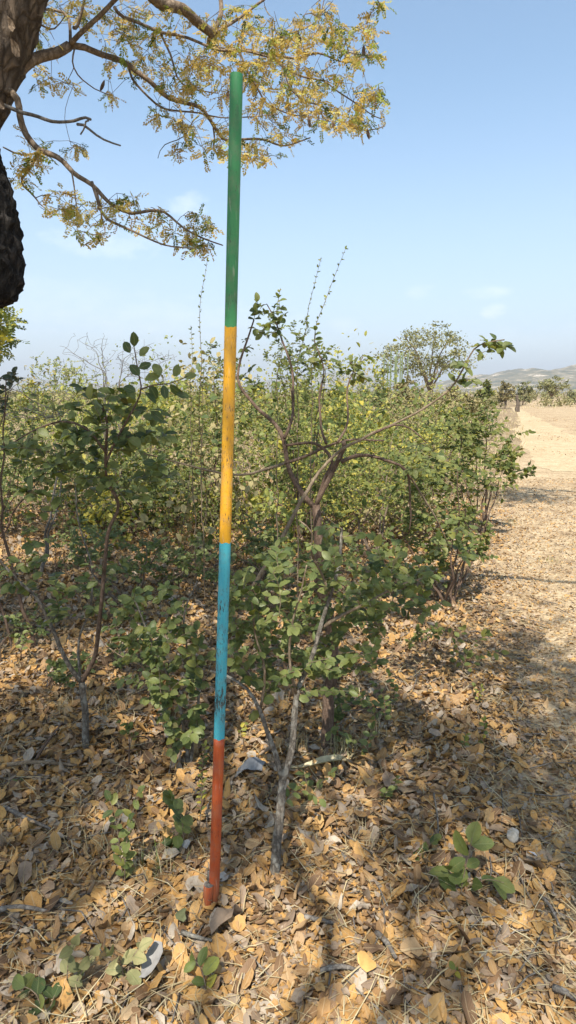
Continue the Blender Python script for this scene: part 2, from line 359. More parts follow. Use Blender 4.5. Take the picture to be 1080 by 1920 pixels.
def build_track():
    ys = np.concatenate([np.arange(-6, 14, .14), np.geomspace(14, 150, 60)]); tt = np.linspace(0, 1, 26)
    e0 = track_edge(ys) + rag(ys, 0); e1 = track_edge(ys) + np.interp(ys, [-6, 4, 11, 40, 150], [3.2, 3.6, 5.2, 9, 16]) + rag(ys, 4)
    X = e0[:, None]*(1-tt) + e1[:, None]*tt; Y = np.repeat(ys[:, None], 26, 1); Z = hgt(X, Y) + .006
    a = Acc(); i = np.arange(len(ys)-1)[:, None]*26 + np.arange(25)[None, :]
    a.add(np.stack([X, Y, Z], -1), quads=np.stack([i, i+1, i+27, i+26], -1))
    tag(a.build('dirt_track', M['sand']), 'pale sandy dirt track running off to the right of the shrubs', kind='structure')
build_track()
def bare_sand():
    for nm, pp in (('bare_sand', ((962, 764, 5), (975, 772, 9), (990, 784, 14), (1003, 798, 18), (1020, 815, 34), (1050, 838, 60), (1085, 862, 90), (1130, 885, 100))),):
        C_ = np.array([G(x, y) for x, y, w in pp]); Wd = np.array([w*G(x, y)[1]/F for x, y, w in pp]); c = catmull(C_, .35); wd = np.interp(np.linspace(0, 1, len(c)), np.linspace(0, 1, len(Wd)), Wd)
        n = len(c); k = np.array([mn.noise(Vector((i*.11, 3, 0))) + .5*mn.noise(Vector((i*.4, 9, 0))) for i in range(n)]); k2 = np.array([mn.noise(Vector((i*.13, 33, 0))) + .5*mn.noise(Vector((i*.37, 19, 0))) for i in range(n)])
        L_ = c - np.stack([wd*(1+.5*k), 0*wd, 0*wd], 1); R_ = c + np.stack([wd*(1+.5*k2), 0*wd, 0*wd], 1); V = np.stack([L_*(1-t)+R_*t for t in np.linspace(0, 1, 5)], 1); V[..., 2] = hgt(V[..., 0], V[..., 1]) + .011
        i = np.arange(n-1)[:, None]*5 + np.arange(4)[None, :]; a = Acc(); a.add(V, quads=np.stack([i, i+1, i+6, i+5], -1)); tag(a.build(nm, M['bright_sand']), 'bright bare sand worn along the middle of the track', kind='structure')
bare_sand()

def build_hill(name, prof, Y, depth, col, label, seed):
    """prof: photo pixels along the ridge line"""
    m, nt, b, out = nodes(name + ' slope'); L = nt.links.new
    geo = N(nt, 'ShaderNodeNewGeometry')
    n1 = N(nt, 'ShaderNodeTexNoise', Scale=.035, Detail=10.0, Roughness=.72); L(geo.outputs['Position'], n1.inputs['Vector'])
    n2 = N(nt, 'ShaderNodeTexVoronoi', Scale=.16); L(geo.outputs['Position'], n2.inputs['Vector'])
    c = ramp(nt, n1.outputs['Fac'], [(.36, (.05, .06, .03)), (.5, (.16, .135, .075)), (.58, (.3, .24, .15)), (.64, (.62, .53, .42))])
    c = mixc(nt, ramp(nt, n2.outputs['Distance'], [(.0, (.8,)*3), (.42, (0,)*3)]), c, (.07, .08, .035))
    L(c, b.inputs['Base Color']); b.inputs['Roughness'].default_value = 1; b.inputs['Specular IOR Level'].default_value = .05
    bumpn(nt, b, n1.outputs['Fac'], 1.0, 6)
    nx, ny = 150, 30
    px = np.array([p[0] for p in prof], float); py = np.array([p[1] for p in prof], float)
    pts = np.array([W(a, c_, Y) for a, c_ in zip(px, py)])
    xs = np.linspace(pts[0, 0], pts[-1, 0], nx); zr = np.interp(xs, pts[:, 0], pts[:, 2])
    v = np.zeros((ny, nx, 3))
    for j in range(ny):
        t = j/(ny-1); f = math.sin(min(1, t/.62)*math.pi/2)**1.3 if t < .62 else math.cos((t-.62)/.38*math.pi/2)
        for i in range(nx):
            y = Y - depth + 1.6*depth*t
            nz = mn.fractal(Vector((xs[i]*.006+seed, y*.006, 0)), .7, 2.1, 6)
            v[j, i] = (xs[i], y, max(zr[i], 0)*f*(1+.12*nz*(1 if f > .1 else 0)) + 3.0*nz*f - 1.0)
    a = Acc(); i = np.arange(ny-1)[:, None]*nx + np.arange(nx-1)[None, :]
    a.add(v, quads=np.stack([i, i+1, i+nx+1, i+nx], -1))
    tag(a.build(name, m), label, kind='structure')
build_hill('rocky_hill', [(640, 732), (760, 727), (830, 716), (880, 707), (925, 703), (950, 694), (985, 690), (1020, 693), (1080, 688), (1200, 676), (1380, 690), (1600, 730)], 1500, 420, None, 'dry rocky hill behind the track on the right', 3)
build_hill('distant_ridge', [(-700, 728), (-300, 722), (-60, 712), (40, 708), (110, 716), (230, 722), (330, 717), (440, 722), (560, 704), (640, 696), (700, 706), (770, 724), (860, 728)], 3300, 600, None, 'faint blue ridge on the horizon', 9)

# ------------------------------------------------------------------ leaf shapes (length 1 along +Y, face up +Z)
def leaf_proto(width=.62, fold=.16, droop=.18, curl=0.0, twist=0.0, tipblunt=.55, wave=0.0, seed=0, full=True):
    r = np.random.default_rng(seed)
    st = np.array([.12, .36, .64, .88]) if full else np.array([.28, .68])
    wd = np.array([.52, .96, 1.0, tipblunt])*width*.5 if full else np.array([.9, .95])*width*.5
    V = [(0, 0, 0)]
    for t, w in zip(st, wd):
        z = -droop*(t-.1)**2*1.3
        for s in (-1, 0, 1):
            x = s*w*(1+r.normal()*.06); zz = z + abs(s)*w*fold*2
            if s and curl:
                ang = curl*(1+.4*r.normal()); x = s*math.sin(ang)/ang*w*1.0; zz = z + (1-math.cos(ang))/ang*w
            zz += (wave*r.normal()*.05 if s else 0) + twist*s*w*(t-.4)
            V.append((x, t + (r.normal()*.015 if s else 0), zz))
    V.append((0, 1.0, -droop*1.05)); V = np.array(V)
    LC = np.zeros((len(V), 3)); LC[:, 1] = V[:, 1]; LC[1:-1, 0] = np.tile([-1, 0, 1], len(st))
    n = len(st); T = [(0, 2, 1), (0, 3, 2)]; 
    for i in range(n-1):
        a, b = 1+3*i, 4+3*i
        T += [(a, a+1, b+1), (a, b+1, b), (a+1, a+2, b+2), (a+1, b+2, b+1)]
    a, t = 1+3*(n-1), 1+3*n
    T += [(a, a+1, t), (a+1, a+2, t)]
    return V, np.array(T), LC

def spray_proto(pairs=6, seed=0, L=1.0):
    """a feathery compound leaf: rachis with paired leaflets"""
    r = np.random.default_rng(seed); V = []; T = []
    def quad(p, d, n, ln, w):
        s = np.cross(d, n); s /= np.linalg.norm(s); b = len(V)
        V.extend([p, p+d*ln*.5+s*w*.5+n*.0, p+d*ln, p+d*ln*.5-s*w*.5]); T.extend([(b, b+1, b+2), (b, b+2, b+3)])
    def P(t): return np.array([.06*math.sin(3*t+seed), t*L, -.28*t*t])
    b = len(V); V.extend([P(0)+[.012, 0, 0], P(0)-[.012, 0, 0], P(1)]); T.append((b, b+1, b+2))
    for i in range(pairs):
        t = .18 + .8*i/(pairs-1); p = P(t)
        for s in (-1, 1):
            d = np.array([s*.9+r.normal()*.12, .45+r.normal()*.15, -.25+r.normal()*.25]); d /= np.linalg.norm(d)
            n = np.array([r.normal()*.3, r.normal()*.3, 1.0])
            quad(p, d, n, (.27-.08*abs(t-.5))*(1+r.normal()*.12), .15)
    quad(P(1), np.array([0, .9, -.3]), np.array([0., .3, 1]), .22, .13)
    return np.array(V, float), np.array(T), np.full((len(V), 3), .5)

PROTO = {}
PROTO['ovate'] = [leaf_proto(.58+.05*(k % 3), .12+.03*(k % 4), .12+.06*(k % 3), seed=k) for k in range(10)]
PROTO['ovate_lite'] = [leaf_proto(.58, .12+.04*(k % 3), .15, seed=k, full=False) for k in range(6)]
PROTO['round'] = [leaf_proto(.74, .10+.03*(k % 3), .12, tipblunt=.72, seed=50+k) for k in range(10)]
PROTO['long'] = [leaf_proto(.40, .14, .2+.1*(k % 3), seed=90+k) for k in range(10)]
PROTO['dry'] = [leaf_proto(.5+.14*((k*7) % 5)/4, .03, [-.35, .1, .3, .5][k % 4], [.3, .9, 1.3, .5, -.8][k % 5], [.0, .35, -.35][k % 3], .62+.08*(k % 3), .7, seed=200+k) for k in range(30)]
PROTO['dry_lite'] = [leaf_proto(.56, .05+.12*(k % 3), [-.4, .2, .5][k % 3], 0, 0, .5, 1.5, seed=300+k, full=False) for k in range(8)]
PROTO['spray'] = [spray_proto(6 + k % 2, seed=k) for k in range(10)]
LITE = {'ovate': 'ovate_lite', 'round': 'ovate_lite', 'long': 'ovate_lite', 'spray': 'spray', 'dry': 'dry_lite'}

PROTO_MESH = {}
def proto_mesh(kind, k, mat, nrnd=10):
    """shared mesh for a single leaf; k selects shape and colour"""
    key = (kind, k, mat.name)
    if key not in PROTO_MESH:
        V, T, LC = PROTO[kind][k % len(PROTO[kind])]; a = Acc(); a.add(V, T, lc=LC, rnd=((k*37) % nrnd + .5)/nrnd)
        PROTO_MESH[key] = a.mesh(kind + '_leaf', mat)
    return PROTO_MESH[key]

class Leaves:
    def __init__(s): s.B, s.T, s.S, s.C = [], [], [], []
    def add(s, P, D, Nn, S, C=None):
        """P positions, D leaf directions, Nn rough normals, S sizes, C colour randoms"""
        P = np.atleast_2d(P); n = len(P); D = np.broadcast_to(D, (n, 3)).astype(float); Nn = np.broadcast_to(Nn, (n, 3)).astype(float)
        D = D/(np.linalg.norm(D, axis=1)[:, None]+1e-9); X = np.cross(D, Nn); X /= np.linalg.norm(X, axis=1)[:, None]+1e-9
        Z = np.cross(X, D); B = np.stack([X, D, Z], -1)
        s.B.append(B); s.T.append(P); s.S.append(np.broadcast_to(S, (n,)).astype(float)); s.C.append(np.broadcast_to(rng.random(n) if C is None else C, (n,)).astype(float))
    def arrays(s): return np.concatenate(s.B), np.concatenate(s.T), np.concatenate(s.S), np.concatenate(s.C)

def mass(acc, B, T, S, C, kind):
    """adds many leaves to one accumulator"""
    prot = PROTO[kind]; var = rng.integers(0, len(prot), len(T))
    for k in range(len(prot)):
        i = np.nonzero(var == k)[0]
        if not len(i): continue
        V, F_, LC = prot[k]; n = len(i)
        P = np.einsum('nij,kj->nki', B[i]*S[i][:, None, None], V) + T[i][:, None, :]
        F2 = (F_[None] + (np.arange(n)*len(V))[:, None, None]).reshape(-1, 3)
        acc.add(P.reshape(-1, 3), F2, rnd=np.repeat(C[i], len(V)), lc=np.tile(LC, (n, 1)))

def emit(lv, root, kind, mat, name='leaf', cap=300, minpx=10.0, stuff='foliage', lite_beyond=3.2):
    """leaves of one plant: the largest in the photo as parts, the rest as one part of kind stuff"""
    B, T, S, C = lv.arrays(); base = np.array(ROOTLOC[root.name])
    u, v, z = proj(T); px = S*F/np.maximum(z, .05)
    ok = (u > -5) & (u < 1085) & (v > -5) & (v < 1925) & (z > .2) & (px >= minpx)
    order = np.argsort(-np.where(ok, px, -1)); sel = order[:cap]; sel = sel[ok[sel]]
    for i in sel:
        o = bpy.data.objects.new(name, proto_mesh(kind, int(C[i]*9.99)*1 + 10*int(rng.integers(0, 1)), mat))
        COL.objects.link(o); o.parent = root
        m = np.eye(4); m[:3, :3] = B[i]*S[i]; m[:3, 3] = T[i]-base; o.matrix_local = Matrix(m.tolist())
    rest = np.ones(len(T), bool); rest[sel] = False
    if rest.any():
        a = Acc(); nearm = rest & (z < lite_beyond) & (z > .2); farm = rest & ~nearm
        if nearm.any(): mass(a, B[nearm], T[nearm], S[nearm], C[nearm], kind)
        if farm.any(): mass(a, B[farm], T[farm], S[farm], C[farm], LITE[kind])
        tag(a.build(stuff, mat, root), kind='stuff')

# ------------------------------------------------------------------ plants
class Plant:
    def __init__(s, root): s.root = root; s.P = []; s.R = []; s.tw = Acc(); s.nt = 0; s.L = Leaves()
    def stem(s, pts, r0, r1, mat, name='stem', sides=8, jit=.012, step=.03, grow=True, label=None, bump=.08, bfreq=28, taper=1.0):
        p = catmull(pts, step); n = len(p); t = np.linspace(0, 1, n)
        if jit:
            f = np.array([[mn.noise(Vector(q*6+Vector((k*9., 0, 0)).to_tuple()[0]*np.array([1, 0, 0]))) for k in range(3)] for q in p])
            p = p + f*jit*np.sin(np.minimum(1, 3*np.minimum(t, 1-t))*math.pi/2)[:, None]
        r = r0 + (r1-r0)*t**taper
        a = Acc(); tube(a, p, r, sides, bump=bump, bfreq=bfreq); o = a.build(name, mat, s.root)
        if label: o['label'] = label
        if grow: s.P.extend(p); s.R.extend(r)
        return p
    def branch(s, q, rtip=.0012, rmax=.006, up=.12, sides=4, penal=.5, rnd=None, maxd=None):
        P = np.array(s.P); d = np.linalg.norm(P-q, axis=1); cost = d + penal*np.maximum(0, P[:, 2]-q[2])
        i = int(np.argmin(cost)); p = P[i]; dist = d[i]
        if dist < .015 or (maxd and dist > maxd): return None
        mid = (p+q)/2 + np.array([0, 0, 1])*up*dist + rng.normal(0, .09*dist, 3)
        n = max(4, int(dist/.035)); t = np.linspace(0, 1, n)[:, None]
        pts = p*(1-t)**2 + 2*mid*t*(1-t) + q*t*t + rng.normal(0, .006*min(1, dist*3), (n, 3))*np.sin(t*math.pi)
        r0 = min(s.R[i]*.75, rtip + .008*dist, rmax); r = np.linspace(max(r0, rtip), rtip, n)
        tube(s.tw, pts, r, sides, cap=False, rnd=rng.random()); s.nt += 1
        s.P.extend(pts[1:]); s.R.extend(r[1:]); return pts
    def leaf_twig(s, pts, size, span=.22, spacing=.6, droop=.15, flat=.5, crange=(0, 1), start=None, pair=False):
        """alternate leaves along the last span metres of a twig"""
        seg = np.linalg.norm(np.diff(pts, axis=0), axis=1); cum = np.concatenate([[0], np.cumsum(seg)]); Lt = cum[-1]
        a0 = max(Lt-span, Lt*.15) if start is None else start
        ds = np.arange(a0, Lt+1e-6, size*spacing)
        if len(ds) == 0: ds = np.array([Lt])
        P = np.stack([np.interp(ds, cum, pts[:, k]) for k in range(3)], 1)
        tn = np.stack([np.interp(ds, (cum[1:]+cum[:-1])/2, np.diff(pts, axis=0)[:, k]/(seg+1e-9)) for k in range(3)], 1)
        n = len(ds); upv = np.array([0, 0, 1.0]) + rng.normal(0, .25, 3)
        side = np.cross(tn, upv); side /= np.linalg.norm(side, axis=1)[:, None]+1e-9
        sg = np.where((np.arange(n)+rng.integers(0, 2)) % 2, 1, -1)[:, None]
        D = tn*.55 + side*sg*.8 + np.array([0, 0, -droop]) + rng.normal(0, .28, (n, 3))
        D = np.vstack([D, tn[-1:]+rng.normal(0, .15, (1, 3))]); P = np.vstack([P, P[-1:]])
        Nn = np.array([0, 0, 1.0]) + rng.normal(0, flat*.85, (n+1, 3)) + np.array([-.1, -.6, 0])
        S = size*rng.uniform(.65, 1.2, n+1); C = rng.uniform(*crange, n+1)**1.0
        s.L.add(P, D, Nn, S, C)
        if pair:
            D2 = tn*.55 - side*sg*.8 + np.array([0, 0, -droop]) + rng.normal(0, .28, (n, 3)); s.L.add(P[:n], D2, Nn[:n], S[:n]*.95, C[:n])
    def finish(s, leafkind, leafmat, twigmat, **kw):
        if s.nt: tag(s.tw.build('twigs', twigmat, s.root), kind='stuff')
        if s.L.T: emit(s.L, s.root, leafkind, leafmat, **kw)

def ell(c, r, n, Y, dY, flat=1.0):
    """n points in an image-space ellipse (photo pixels) at depth Y +- dY"""
    out = []
    while len(out) < n:
        a, b, d = rng.uniform(-1, 1, 3)
        if a*a+b*b+.6*d*d > 1: continue
        out.append(W(c[0]+a*r[0], c[1]+b*r[1], Y+d*dY))
    return out
def order(pts, base): return sorted(pts, key=lambda p: np.linalg.norm(p-base))
def path(pp, Y):
    """photo-pixel polyline at depth(s) Y -> world points"""
    if np.ndim(Y) == 0: Y = [Y]*len(pp)
    elif len(Y) != len(pp): Y = np.interp(np.linspace(0, 1, len(pp)), np.linspace(0, 1, len(Y)), Y)
    return [W(a, b, y) for (a, b), y in zip(pp, Y)]
def sunk(p, d=.05): p = np.array(p, float); p[2] = float(hgt(p[0], p[1])) - d; return p

# ---- the painted pole
def build_pole():
    B = G(400, 1700); T = W(443.5, 140, B[1]); B = sunk(B, .0)
    root = thing('ranging_pole', B, 'tall thin painted metal pole in green, yellow, blue and red bands standing among leaves', 'pole')
    d = (T-B); rad = .0152
    cuts = [(-.03, .2035), (.2035, .4395), (.4395, .6985), (.6985, 1.0)]
    # band limits from where the colours change along the shaft
    def tfor(py):
        lo, hi = 0., 1.
        for _ in range(50):
            m = (lo+hi)/2
            if proj(B+d*m)[1] > py: lo = m
            else: hi = m
        return lo
    ts = [-.03, tfor(1383), tfor(1017), tfor(613), 1.0]
    for k, (nm, mt, lb) in enumerate((('red', 'p_red', 'red bottom section of the pole'), ('blue', 'p_blue', 'chipped sky blue section of the pole'),
                                       ('yellow', 'p_yellow', 'yellow section of the pole'), ('green', 'p_green', 'green top section of the pole'))):
        n = 30; t = np.linspace(ts[k], ts[k+1], n)
        bend = .004*np.sin(t*math.pi)
        pts = B + d*t[:, None] + np.stack([bend, 0*t, 0*t], 1)
        a = Acc()
        tube(a, pts, rad + (0.0 if k % 2 else .00025), 28, cap=(k == 0))
        for row, bd in ((0, k), (n-1, k+1)):
            if bd in (0, 4): continue
            for j in range(28): a.V[0][row*28+j] += d/np.linalg.norm(d)*.0045*mn.noise(Vector((math.cos(j/28*6.283)*1.6, math.sin(j/28*6.283)*1.6, bd*7.3)))
        if k == 3:      # open pipe end: rim and inner wall
            e = d/np.linalg.norm(d)
            tube(a, [pts[-1]-e*.06, pts[-1]-e*.03, pts[-1]], .0122, 28, cap=False)
            u = np.cross(e, [0, 1, 0]); u /= np.linalg.norm(u); v = np.cross(e, u); an = np.arange(28)/28*2*math.pi
            ring = lambda r: pts[-1] + u*np.cos(an)[:, None]*r + v*np.sin(an)[:, None]*r
            i = np.arange(28); j = (i+1) % 28
            a.add(np.vstack([ring(rad), ring(.0122)]), quads=np.stack([i, j, 28+j, 28+i], -1))
        o = a.build('painted_section', M[mt], root); o['label'] = lb
    # short stub of pipe welded at the foot
    a = Acc(); s0 = W(389, 1700, B[1]-.012); s1 = W(391.5, 1658, B[1]-.014); s0 = s0 + (s0-s1)*.5
    e = (s1-s0)/np.linalg.norm(s1-s0); tube(a, [s0, s0*.5+s1*.5, s1-e*.004, s1], [.0145, .0145, .0150, .0140], 24, cap=False)
    u = np.cross(e, [0, 1, 0]); u /= np.linalg.norm(u); v = np.cross(e, u); an = np.arange(24)/24*2*math.pi
    i = np.arange(24); j = (i+1) % 24
    a2 = Acc(); tube(a2, [s1-e*.03, s1-e*.01, s1], [.0095, .0095, .0098], 24, cap=True)
    a2.add(np.vstack([s1 + u*np.cos(an)[:, None]*r + v*np.sin(an)[:, None]*r for r in (.0141, .0098)]), quads=np.stack([i, j, 24+j, 24+i], -1)); rim = a2.build('pipe_rim', M['dead'], root); rim['label'] = 'bare metal mouth of the pipe stub'
    stub = a.build('pipe_stub', M['p_red'], root); stub['label'] = 'short red pipe stub welded to the foot of the pole'; rim.parent = stub
    a = Acc(); tube(a, [s1+np.array([.002, .022, .0])-e*.01, s1+np.array([.0, .024, .024])], [.009, .007], 10); a.build('welded_lug', M['dead'], root)
build_pole()

# ---- overhanging tree, top left
def build_tree():
    base = sunk((-2.55, 2.15, 0), .1)
    root = thing('overhanging_tree', base, 'rough barked tree at the left edge spreading golden leafy branches over the pole', 'tree')
    pl = Plant(root); Yt = 3.0
    trunk = [base, np.array([-2.5, 2.25, .7]), np.array([-2.3, 2.5, 1.5]), W(-250, 420, 2.8), W(-125, 290, 2.95), W(-55, 190, 3.0), W(-12, 90, 3.0), W(20, 10, 3.0), W(40, -70, 2.95), W(50, -220, 2.8), W(110, -420, 2.6), W(160, -640, 2.3)]
    p = catmull(trunk, .025); n = len(p); t = np.linspace(0, 1, n); r = np.interp(t, [0, .06, .3, .55, .72, 1], [.27, .2, .17, .145, .136, .09])
    a = Acc(); tube(a, p, r, 56, bump=.12, bfreq=15); a.build('trunk', M['bark_trunk'], root); pl.P.extend(p[n//2:]); pl.R.extend([.03]*(n-n//2))
    # thick broken black limb hanging down into the frame
    st = [W(-260, 235, 2.8), W(-150, 200, 2.75), W(-75, 225, 2.72), W(-42, 320, 2.7), W(-24, 430, 2.7), W(-21, 510, 2.7), W(-26, 556, 2.7), W(-28, 566, 2.7)]
    p = catmull(st, .014); t = np.linspace(0, 1, len(p)); r = np.interp(t, [0, .45, .6, .78, .88, .96, 1], [.10, .095, .10, .124, .128, .118, .06])
    a = Acc(); tube(a, p, r*(1+.10*np.array([mn.noise(Vector((i*.09, 2.2, 0))) for i in range(len(p))])), 60, bump=.17, bfreq=30); o = a.build('broken_limb', M['bark_black'], root); o['label'] = 'dark stub of a broken limb'
    for pq, w in (((33, 108), .02), ((24, 60), .016), ((4, 205), .015)):   # lifted flakes of bark
        c = W(pq[0], pq[1], 2.86); a = Acc()
        V, T, _ = leaf_proto(.55, .1, .4, .6, .4, .3, 2, seed=int(pq[0])); Rm = np.array(Matrix.Rotation(2.9, 3, 'Y') @ Matrix.Rotation(-1.4, 3, 'X'))
        a.add(V@Rm.T*w*3.2 + c, T); a.build('bark_flake', M['bark_limb'], root)
    px = 1/F*3.1
    def limb(pp, Y, w0, w1, mat='bark_limb', grow=True, name='limb', label=None, sides=10):
        return pl.stem(path(pp, Y), w0*px*.36, w1*px*.38, M[mat], name, sides, jit=.03, step=.03, grow=grow, label=label, bump=.07, bfreq=30)
    limb([(-10, 165), (15, 150), (50, 128), (90, 105), (130, 86)], [3.0, 3.15], 30, 20)
    limb([(130, 86), (150, 62), (185, 32), (215, 14), (262, -30), (330, -120)], [3.15, 3.0], 12, 6)
    limb([(132, 86), (133, 50), (118, 22), (75, 25), (40, -20)], [3.15, 3.3], 8, 3)
    limb([(138, 52), (148, 40), (155, 0), (160, -60)], [3.15, 3.2], 8, 4)
    limb([(128, 86), (160, 87), (200, 105), (240, 120), (280, 150), (320, 180), (370, 207), (400, 240), (420, 262), (440, 268), (490, 268), (535, 272), (582, 258)], [3.15, 3.3, 3.5, 3.6], 15, 3)
    limb([(240, 120), (247, 150), (275, 182), (305, 192), (350, 205), (440, 220), (520, 215)], [3.35, 3.2], 6, 2)
    limb([(400, 240), (402, 262), (396, 278), (420, 290), (460, 292), (500, 308)], [3.5, 3.45], 5, 2)
    limb([(140, 90), (142, 115), (150, 140), (175, 165), (205, 178)], [3.1, 3.0], 4, 2)
    limb([(-6, 160), (12, 166), (32, 188), (36, 215), (46, 242), (75, 276), (110, 296), (140, 322), (175, 342), (205, 372), (250, 396), (305, 404), (360, 440), (418, 460)], [3.0, 2.9, 2.75], 17, 2.5)
    limb([(172, 341), (180, 370), (196, 400), (250, 425), (308, 458), (365, 466)], [2.8, 2.7], 7, 2)
    limb([(75, 276), (56, 308), (38, 338), (42, 360), (72, 388), (104, 404)], [2.87, 2.8], 7, 2)
    limb([(134, 320), (137, 350), (140, 385), (146, 412)], [2.8, 2.78], 4, 1.5)
    limb([(78, 283), (40, 282), (6, 276)], [2.88, 2.9], 5, 3)
    limb([(182, 360), (192, 405), (196, 430), (170, 440)], [2.8, 2.78], 4, 1.5)
    limb([(-4, 194), (30, 204), (62, 212), (100, 226), (140, 233), (162, 226), (170, 224)], [2.95, 2.8], 9, 5, 'dead', False, 'dead_branch', 'bare dead branch without leaves')
    limb([(145, 233), (185, 250), (226, 273)], [2.82, 2.75], 6, 3, 'dead', False, 'dead_branch', 'bare dead branch without leaves')
    limb([(166, 226), (162, 240), (151, 252)], [2.8, 2.8], 4, 3, 'dead', False, 'dead_branch')
    limb([(372, 218), (340, 255), (312, 275), (296, 297)], [3.45, 3.4], 3.2, 1.6, 'dead', False, 'dead_branch')
    limb([(50, -220), (150, -130), (255, -50), (300, -8), (345, 25), (385, 52), (398, 64)], [2.85, 3.1, 3.4], 34, 20)
    limb([(398, 64), (408, 40), (414, 5), (425, -60)], [3.4, 3.5], 13, 9)
    limb([(398, 64), (440, 36), (482, 4), (530, -40)], [3.4, 3.5], 8, 5)
    limb([(398, 64), (392, 82), (440, 92), (500, 100), (545, 106), (600, 104), (650, 118), (695, 104)], [3.4, 3.5], 12, 2)
    limb([(215, 14), (232, 36), (300, 60), (340, 76), (400, 86), (470, 96), (520, 120), (548, 172), (600, 200), (640, 234), (690, 243), (722, 236)], [3.05, 3.3, 3.3, 3.2], 8, 2)
    limb([(500, 104), (545, 128), (610, 152), (652, 186), (700, 214), (716, 222)], [3.4, 3.2], 6, 2)
    limb([(505, 88), (545, 62), (590, 40), (606, 10), (612, -20)], [3.45, 3.5], 5, 2)
    limb([(560, 62), (575, 30), (600, 34)], [3.45, 3.4], 3, 2)
    limb([(600, 75), (640, 100), (690, 112), (716, 104)], [3.4, 3.35], 3.5, 1.5)
    limb([(640, 100), (655, 70), (680, 55), (690, 50)], [3.4, 3.3], 3, 1.5)
    limb([(450, 100), (470, 150), (500, 200), (560, 215), (585, 210)], [3.4, 3.3], 6, 2)
    limb([(300, 60), (315, 100), (330, 140), (360, 165), (410, 175)], [3.2, 3.3], 6, 2)
    limb([(60, 40), (90, 50), (122, 30)], [3.0, 3.1], 5, 2)
    limb([(330, -120), (480, -180), (620, -120), (690, -40), (712, 8)], [3.0, 3.2], 12, 2)
    # leafy twig ends, as ellipses seen in the photo
    reg = [((600, 95), (115, 75), 70), ((640, 190), (90, 55), 46), ((530, 150), (80, 60), 46), ((430, 130), (90, 70), 44), ((330, 130), (80, 60), 34), ((480, 60), (110, 55), 44),
           ((300, 40), (100, 40), 30), ((240, 100), (60, 50), 16), ((70, 85), (50, 45), 16), ((110, 20), (60, 30), 16), ((200, 40), (60, 40), 16), ((420, 235), (110, 45), 34), ((520, 262), (65, 16), 12),
           ((380, 285), (60, 16), 12), ((480, 292), (50, 22), 14), ((650, 232), (75, 18), 22), ((540, 205), (60, 30), 18), ((105, 160), (60, 22), 8), ((210, 170), (20, 18), 4), ((330, 205), (60, 30), 10),
           ((340, 425), (75, 28), 22), ((375, 460), (48, 8), 10), ((165, 405), (60, 28), 18), ((60, 300), (45, 22), 12), ((115, 380), (50, 30), 12), ((150, 280), (26, 10), 5), ((170, 440), (35, 10), 6), ((40, 330), (25, 40), 6),
           ((715, 8), (25, 12), 6), ((690, 60), (20, 25), 7), ((700, 105), (20, 8), 5), ((700, 180), (16, 10), 6), ((610, 20), (40, 25), 10), ((100, 280), (50, 20), 4), ((225, 385), (40, 25), 8), ((270, 400), (40, 15), 6)]
    pts = []
    for c, r, n in reg:
        for q in ell(c, r, n, 3.3 if c[1] < 290 else 2.8, .42 if c[1] < 290 else .12): pts.append((q, 1))
    # the rest of the crown above and behind the camera, outside the frame
    clumps = []
    sunny = [W(x, y, 1.65) for x, y in ((400, 1660), (405, 1520), (412, 1330), (419, 1060), (425, 900), (430, 700), (441, 350), (443, 180))] + [G(650, 1770), (0.45, 2.6, 0), G(470, 1780), G(520, 1620), G(250, 1640), G(820, 1300), G(900, 1180), W(620, 1080, 2.0), W(560, 1170, 1.98), W(700, 1090, 2.1), W(520, 1260, 1.95), W(640, 1210, 2.0), W(310, 1300, 2.3), W(760, 1040, 2.2), W(800, 950, 4.2), W(900, 900, 4.4), W(520, 700, 5), W(400, 800, 5), W(600, 800, 5.0), W(340, 1200, 2.3), G(930, 1610), G(760, 1610), G(700, 1400), G(900, 1385), G(980, 1170), G(600, 1720), G(870, 1680), W(870, 1640, 1.85)]
    sunny = [np.asarray(p, float) for p in sunny]
    def clump(g, h):
        q = np.array([g[0], g[1], 0]) + TO_SUN*(h/TO_SUN[2]); u, v, z = proj(q)
        if z > 0 and v > -330 and abs(u-540) < 950: return False
        for ip, pp in enumerate(sunny):      # boughs leave the sun on the pole where the photo shows it lit
            d = q-pp; d = d - TO_SUN*(d @ TO_SUN)
            if np.linalg.norm(d) < (.66 if ip < 8 else .55 if pp[2] > .2 else .27): return False
        clumps.append(q); return True
    # leafy boughs of the same crown whose shade falls into the picture, then the rest of the crown
    for (px, py), (rx, ry), n in (((130, 1150), (200, 70), 16), ((110, 1000), (190, 40), 9), ((60, 1400), (120, 60), 7), ((290, 1420), (90, 40), 6), ((700, 1560), (70, 15), 2), ((980, 1485), (120, 12), 5), ((800, 1400), (60, 12), 2),
                                  ((520, 1880), (160, 20), 7), ((180, 1860), (200, 40), 9), ((820, 1760), (60, 35), 4), ((640, 1640), (60, 40), 3), ((960, 1700), (90, 40), 3), ((1000, 930), (90, 6), 5), ((980, 1240), (70, 6), 2), ((450, 1050), (150, 40), 4), ((620, 1400), (80, 20), 3), ((1040, 1620), (40, 8), 1), ((50, 1640), (60, 15), 2), ((330, 1540), (40, 10), 2), ((660, 1500), (60, 12), 1), ((1000, 1330), (60, 8), 1), ((1040, 1780), (60, 12), 1)):
        k = t = 0
        while k < n and t < 900:
            t += 1; k += clump(G(px + rng.uniform(-1, 1)*rx, py + rng.uniform(-1, 1)*ry), rng.uniform(4.2, 7.4))
    for P, h in ((W(200, 800, 2.3), 5), (W(290, 700, 2.3), 5.5), (W(90, 830, 2.4), 5), (W(230, 880, 2.4), 4.5)):
        P = np.asarray(P); q = P + TO_SUN*((h-P[2])/TO_SUN[2]); clumps.append(q)
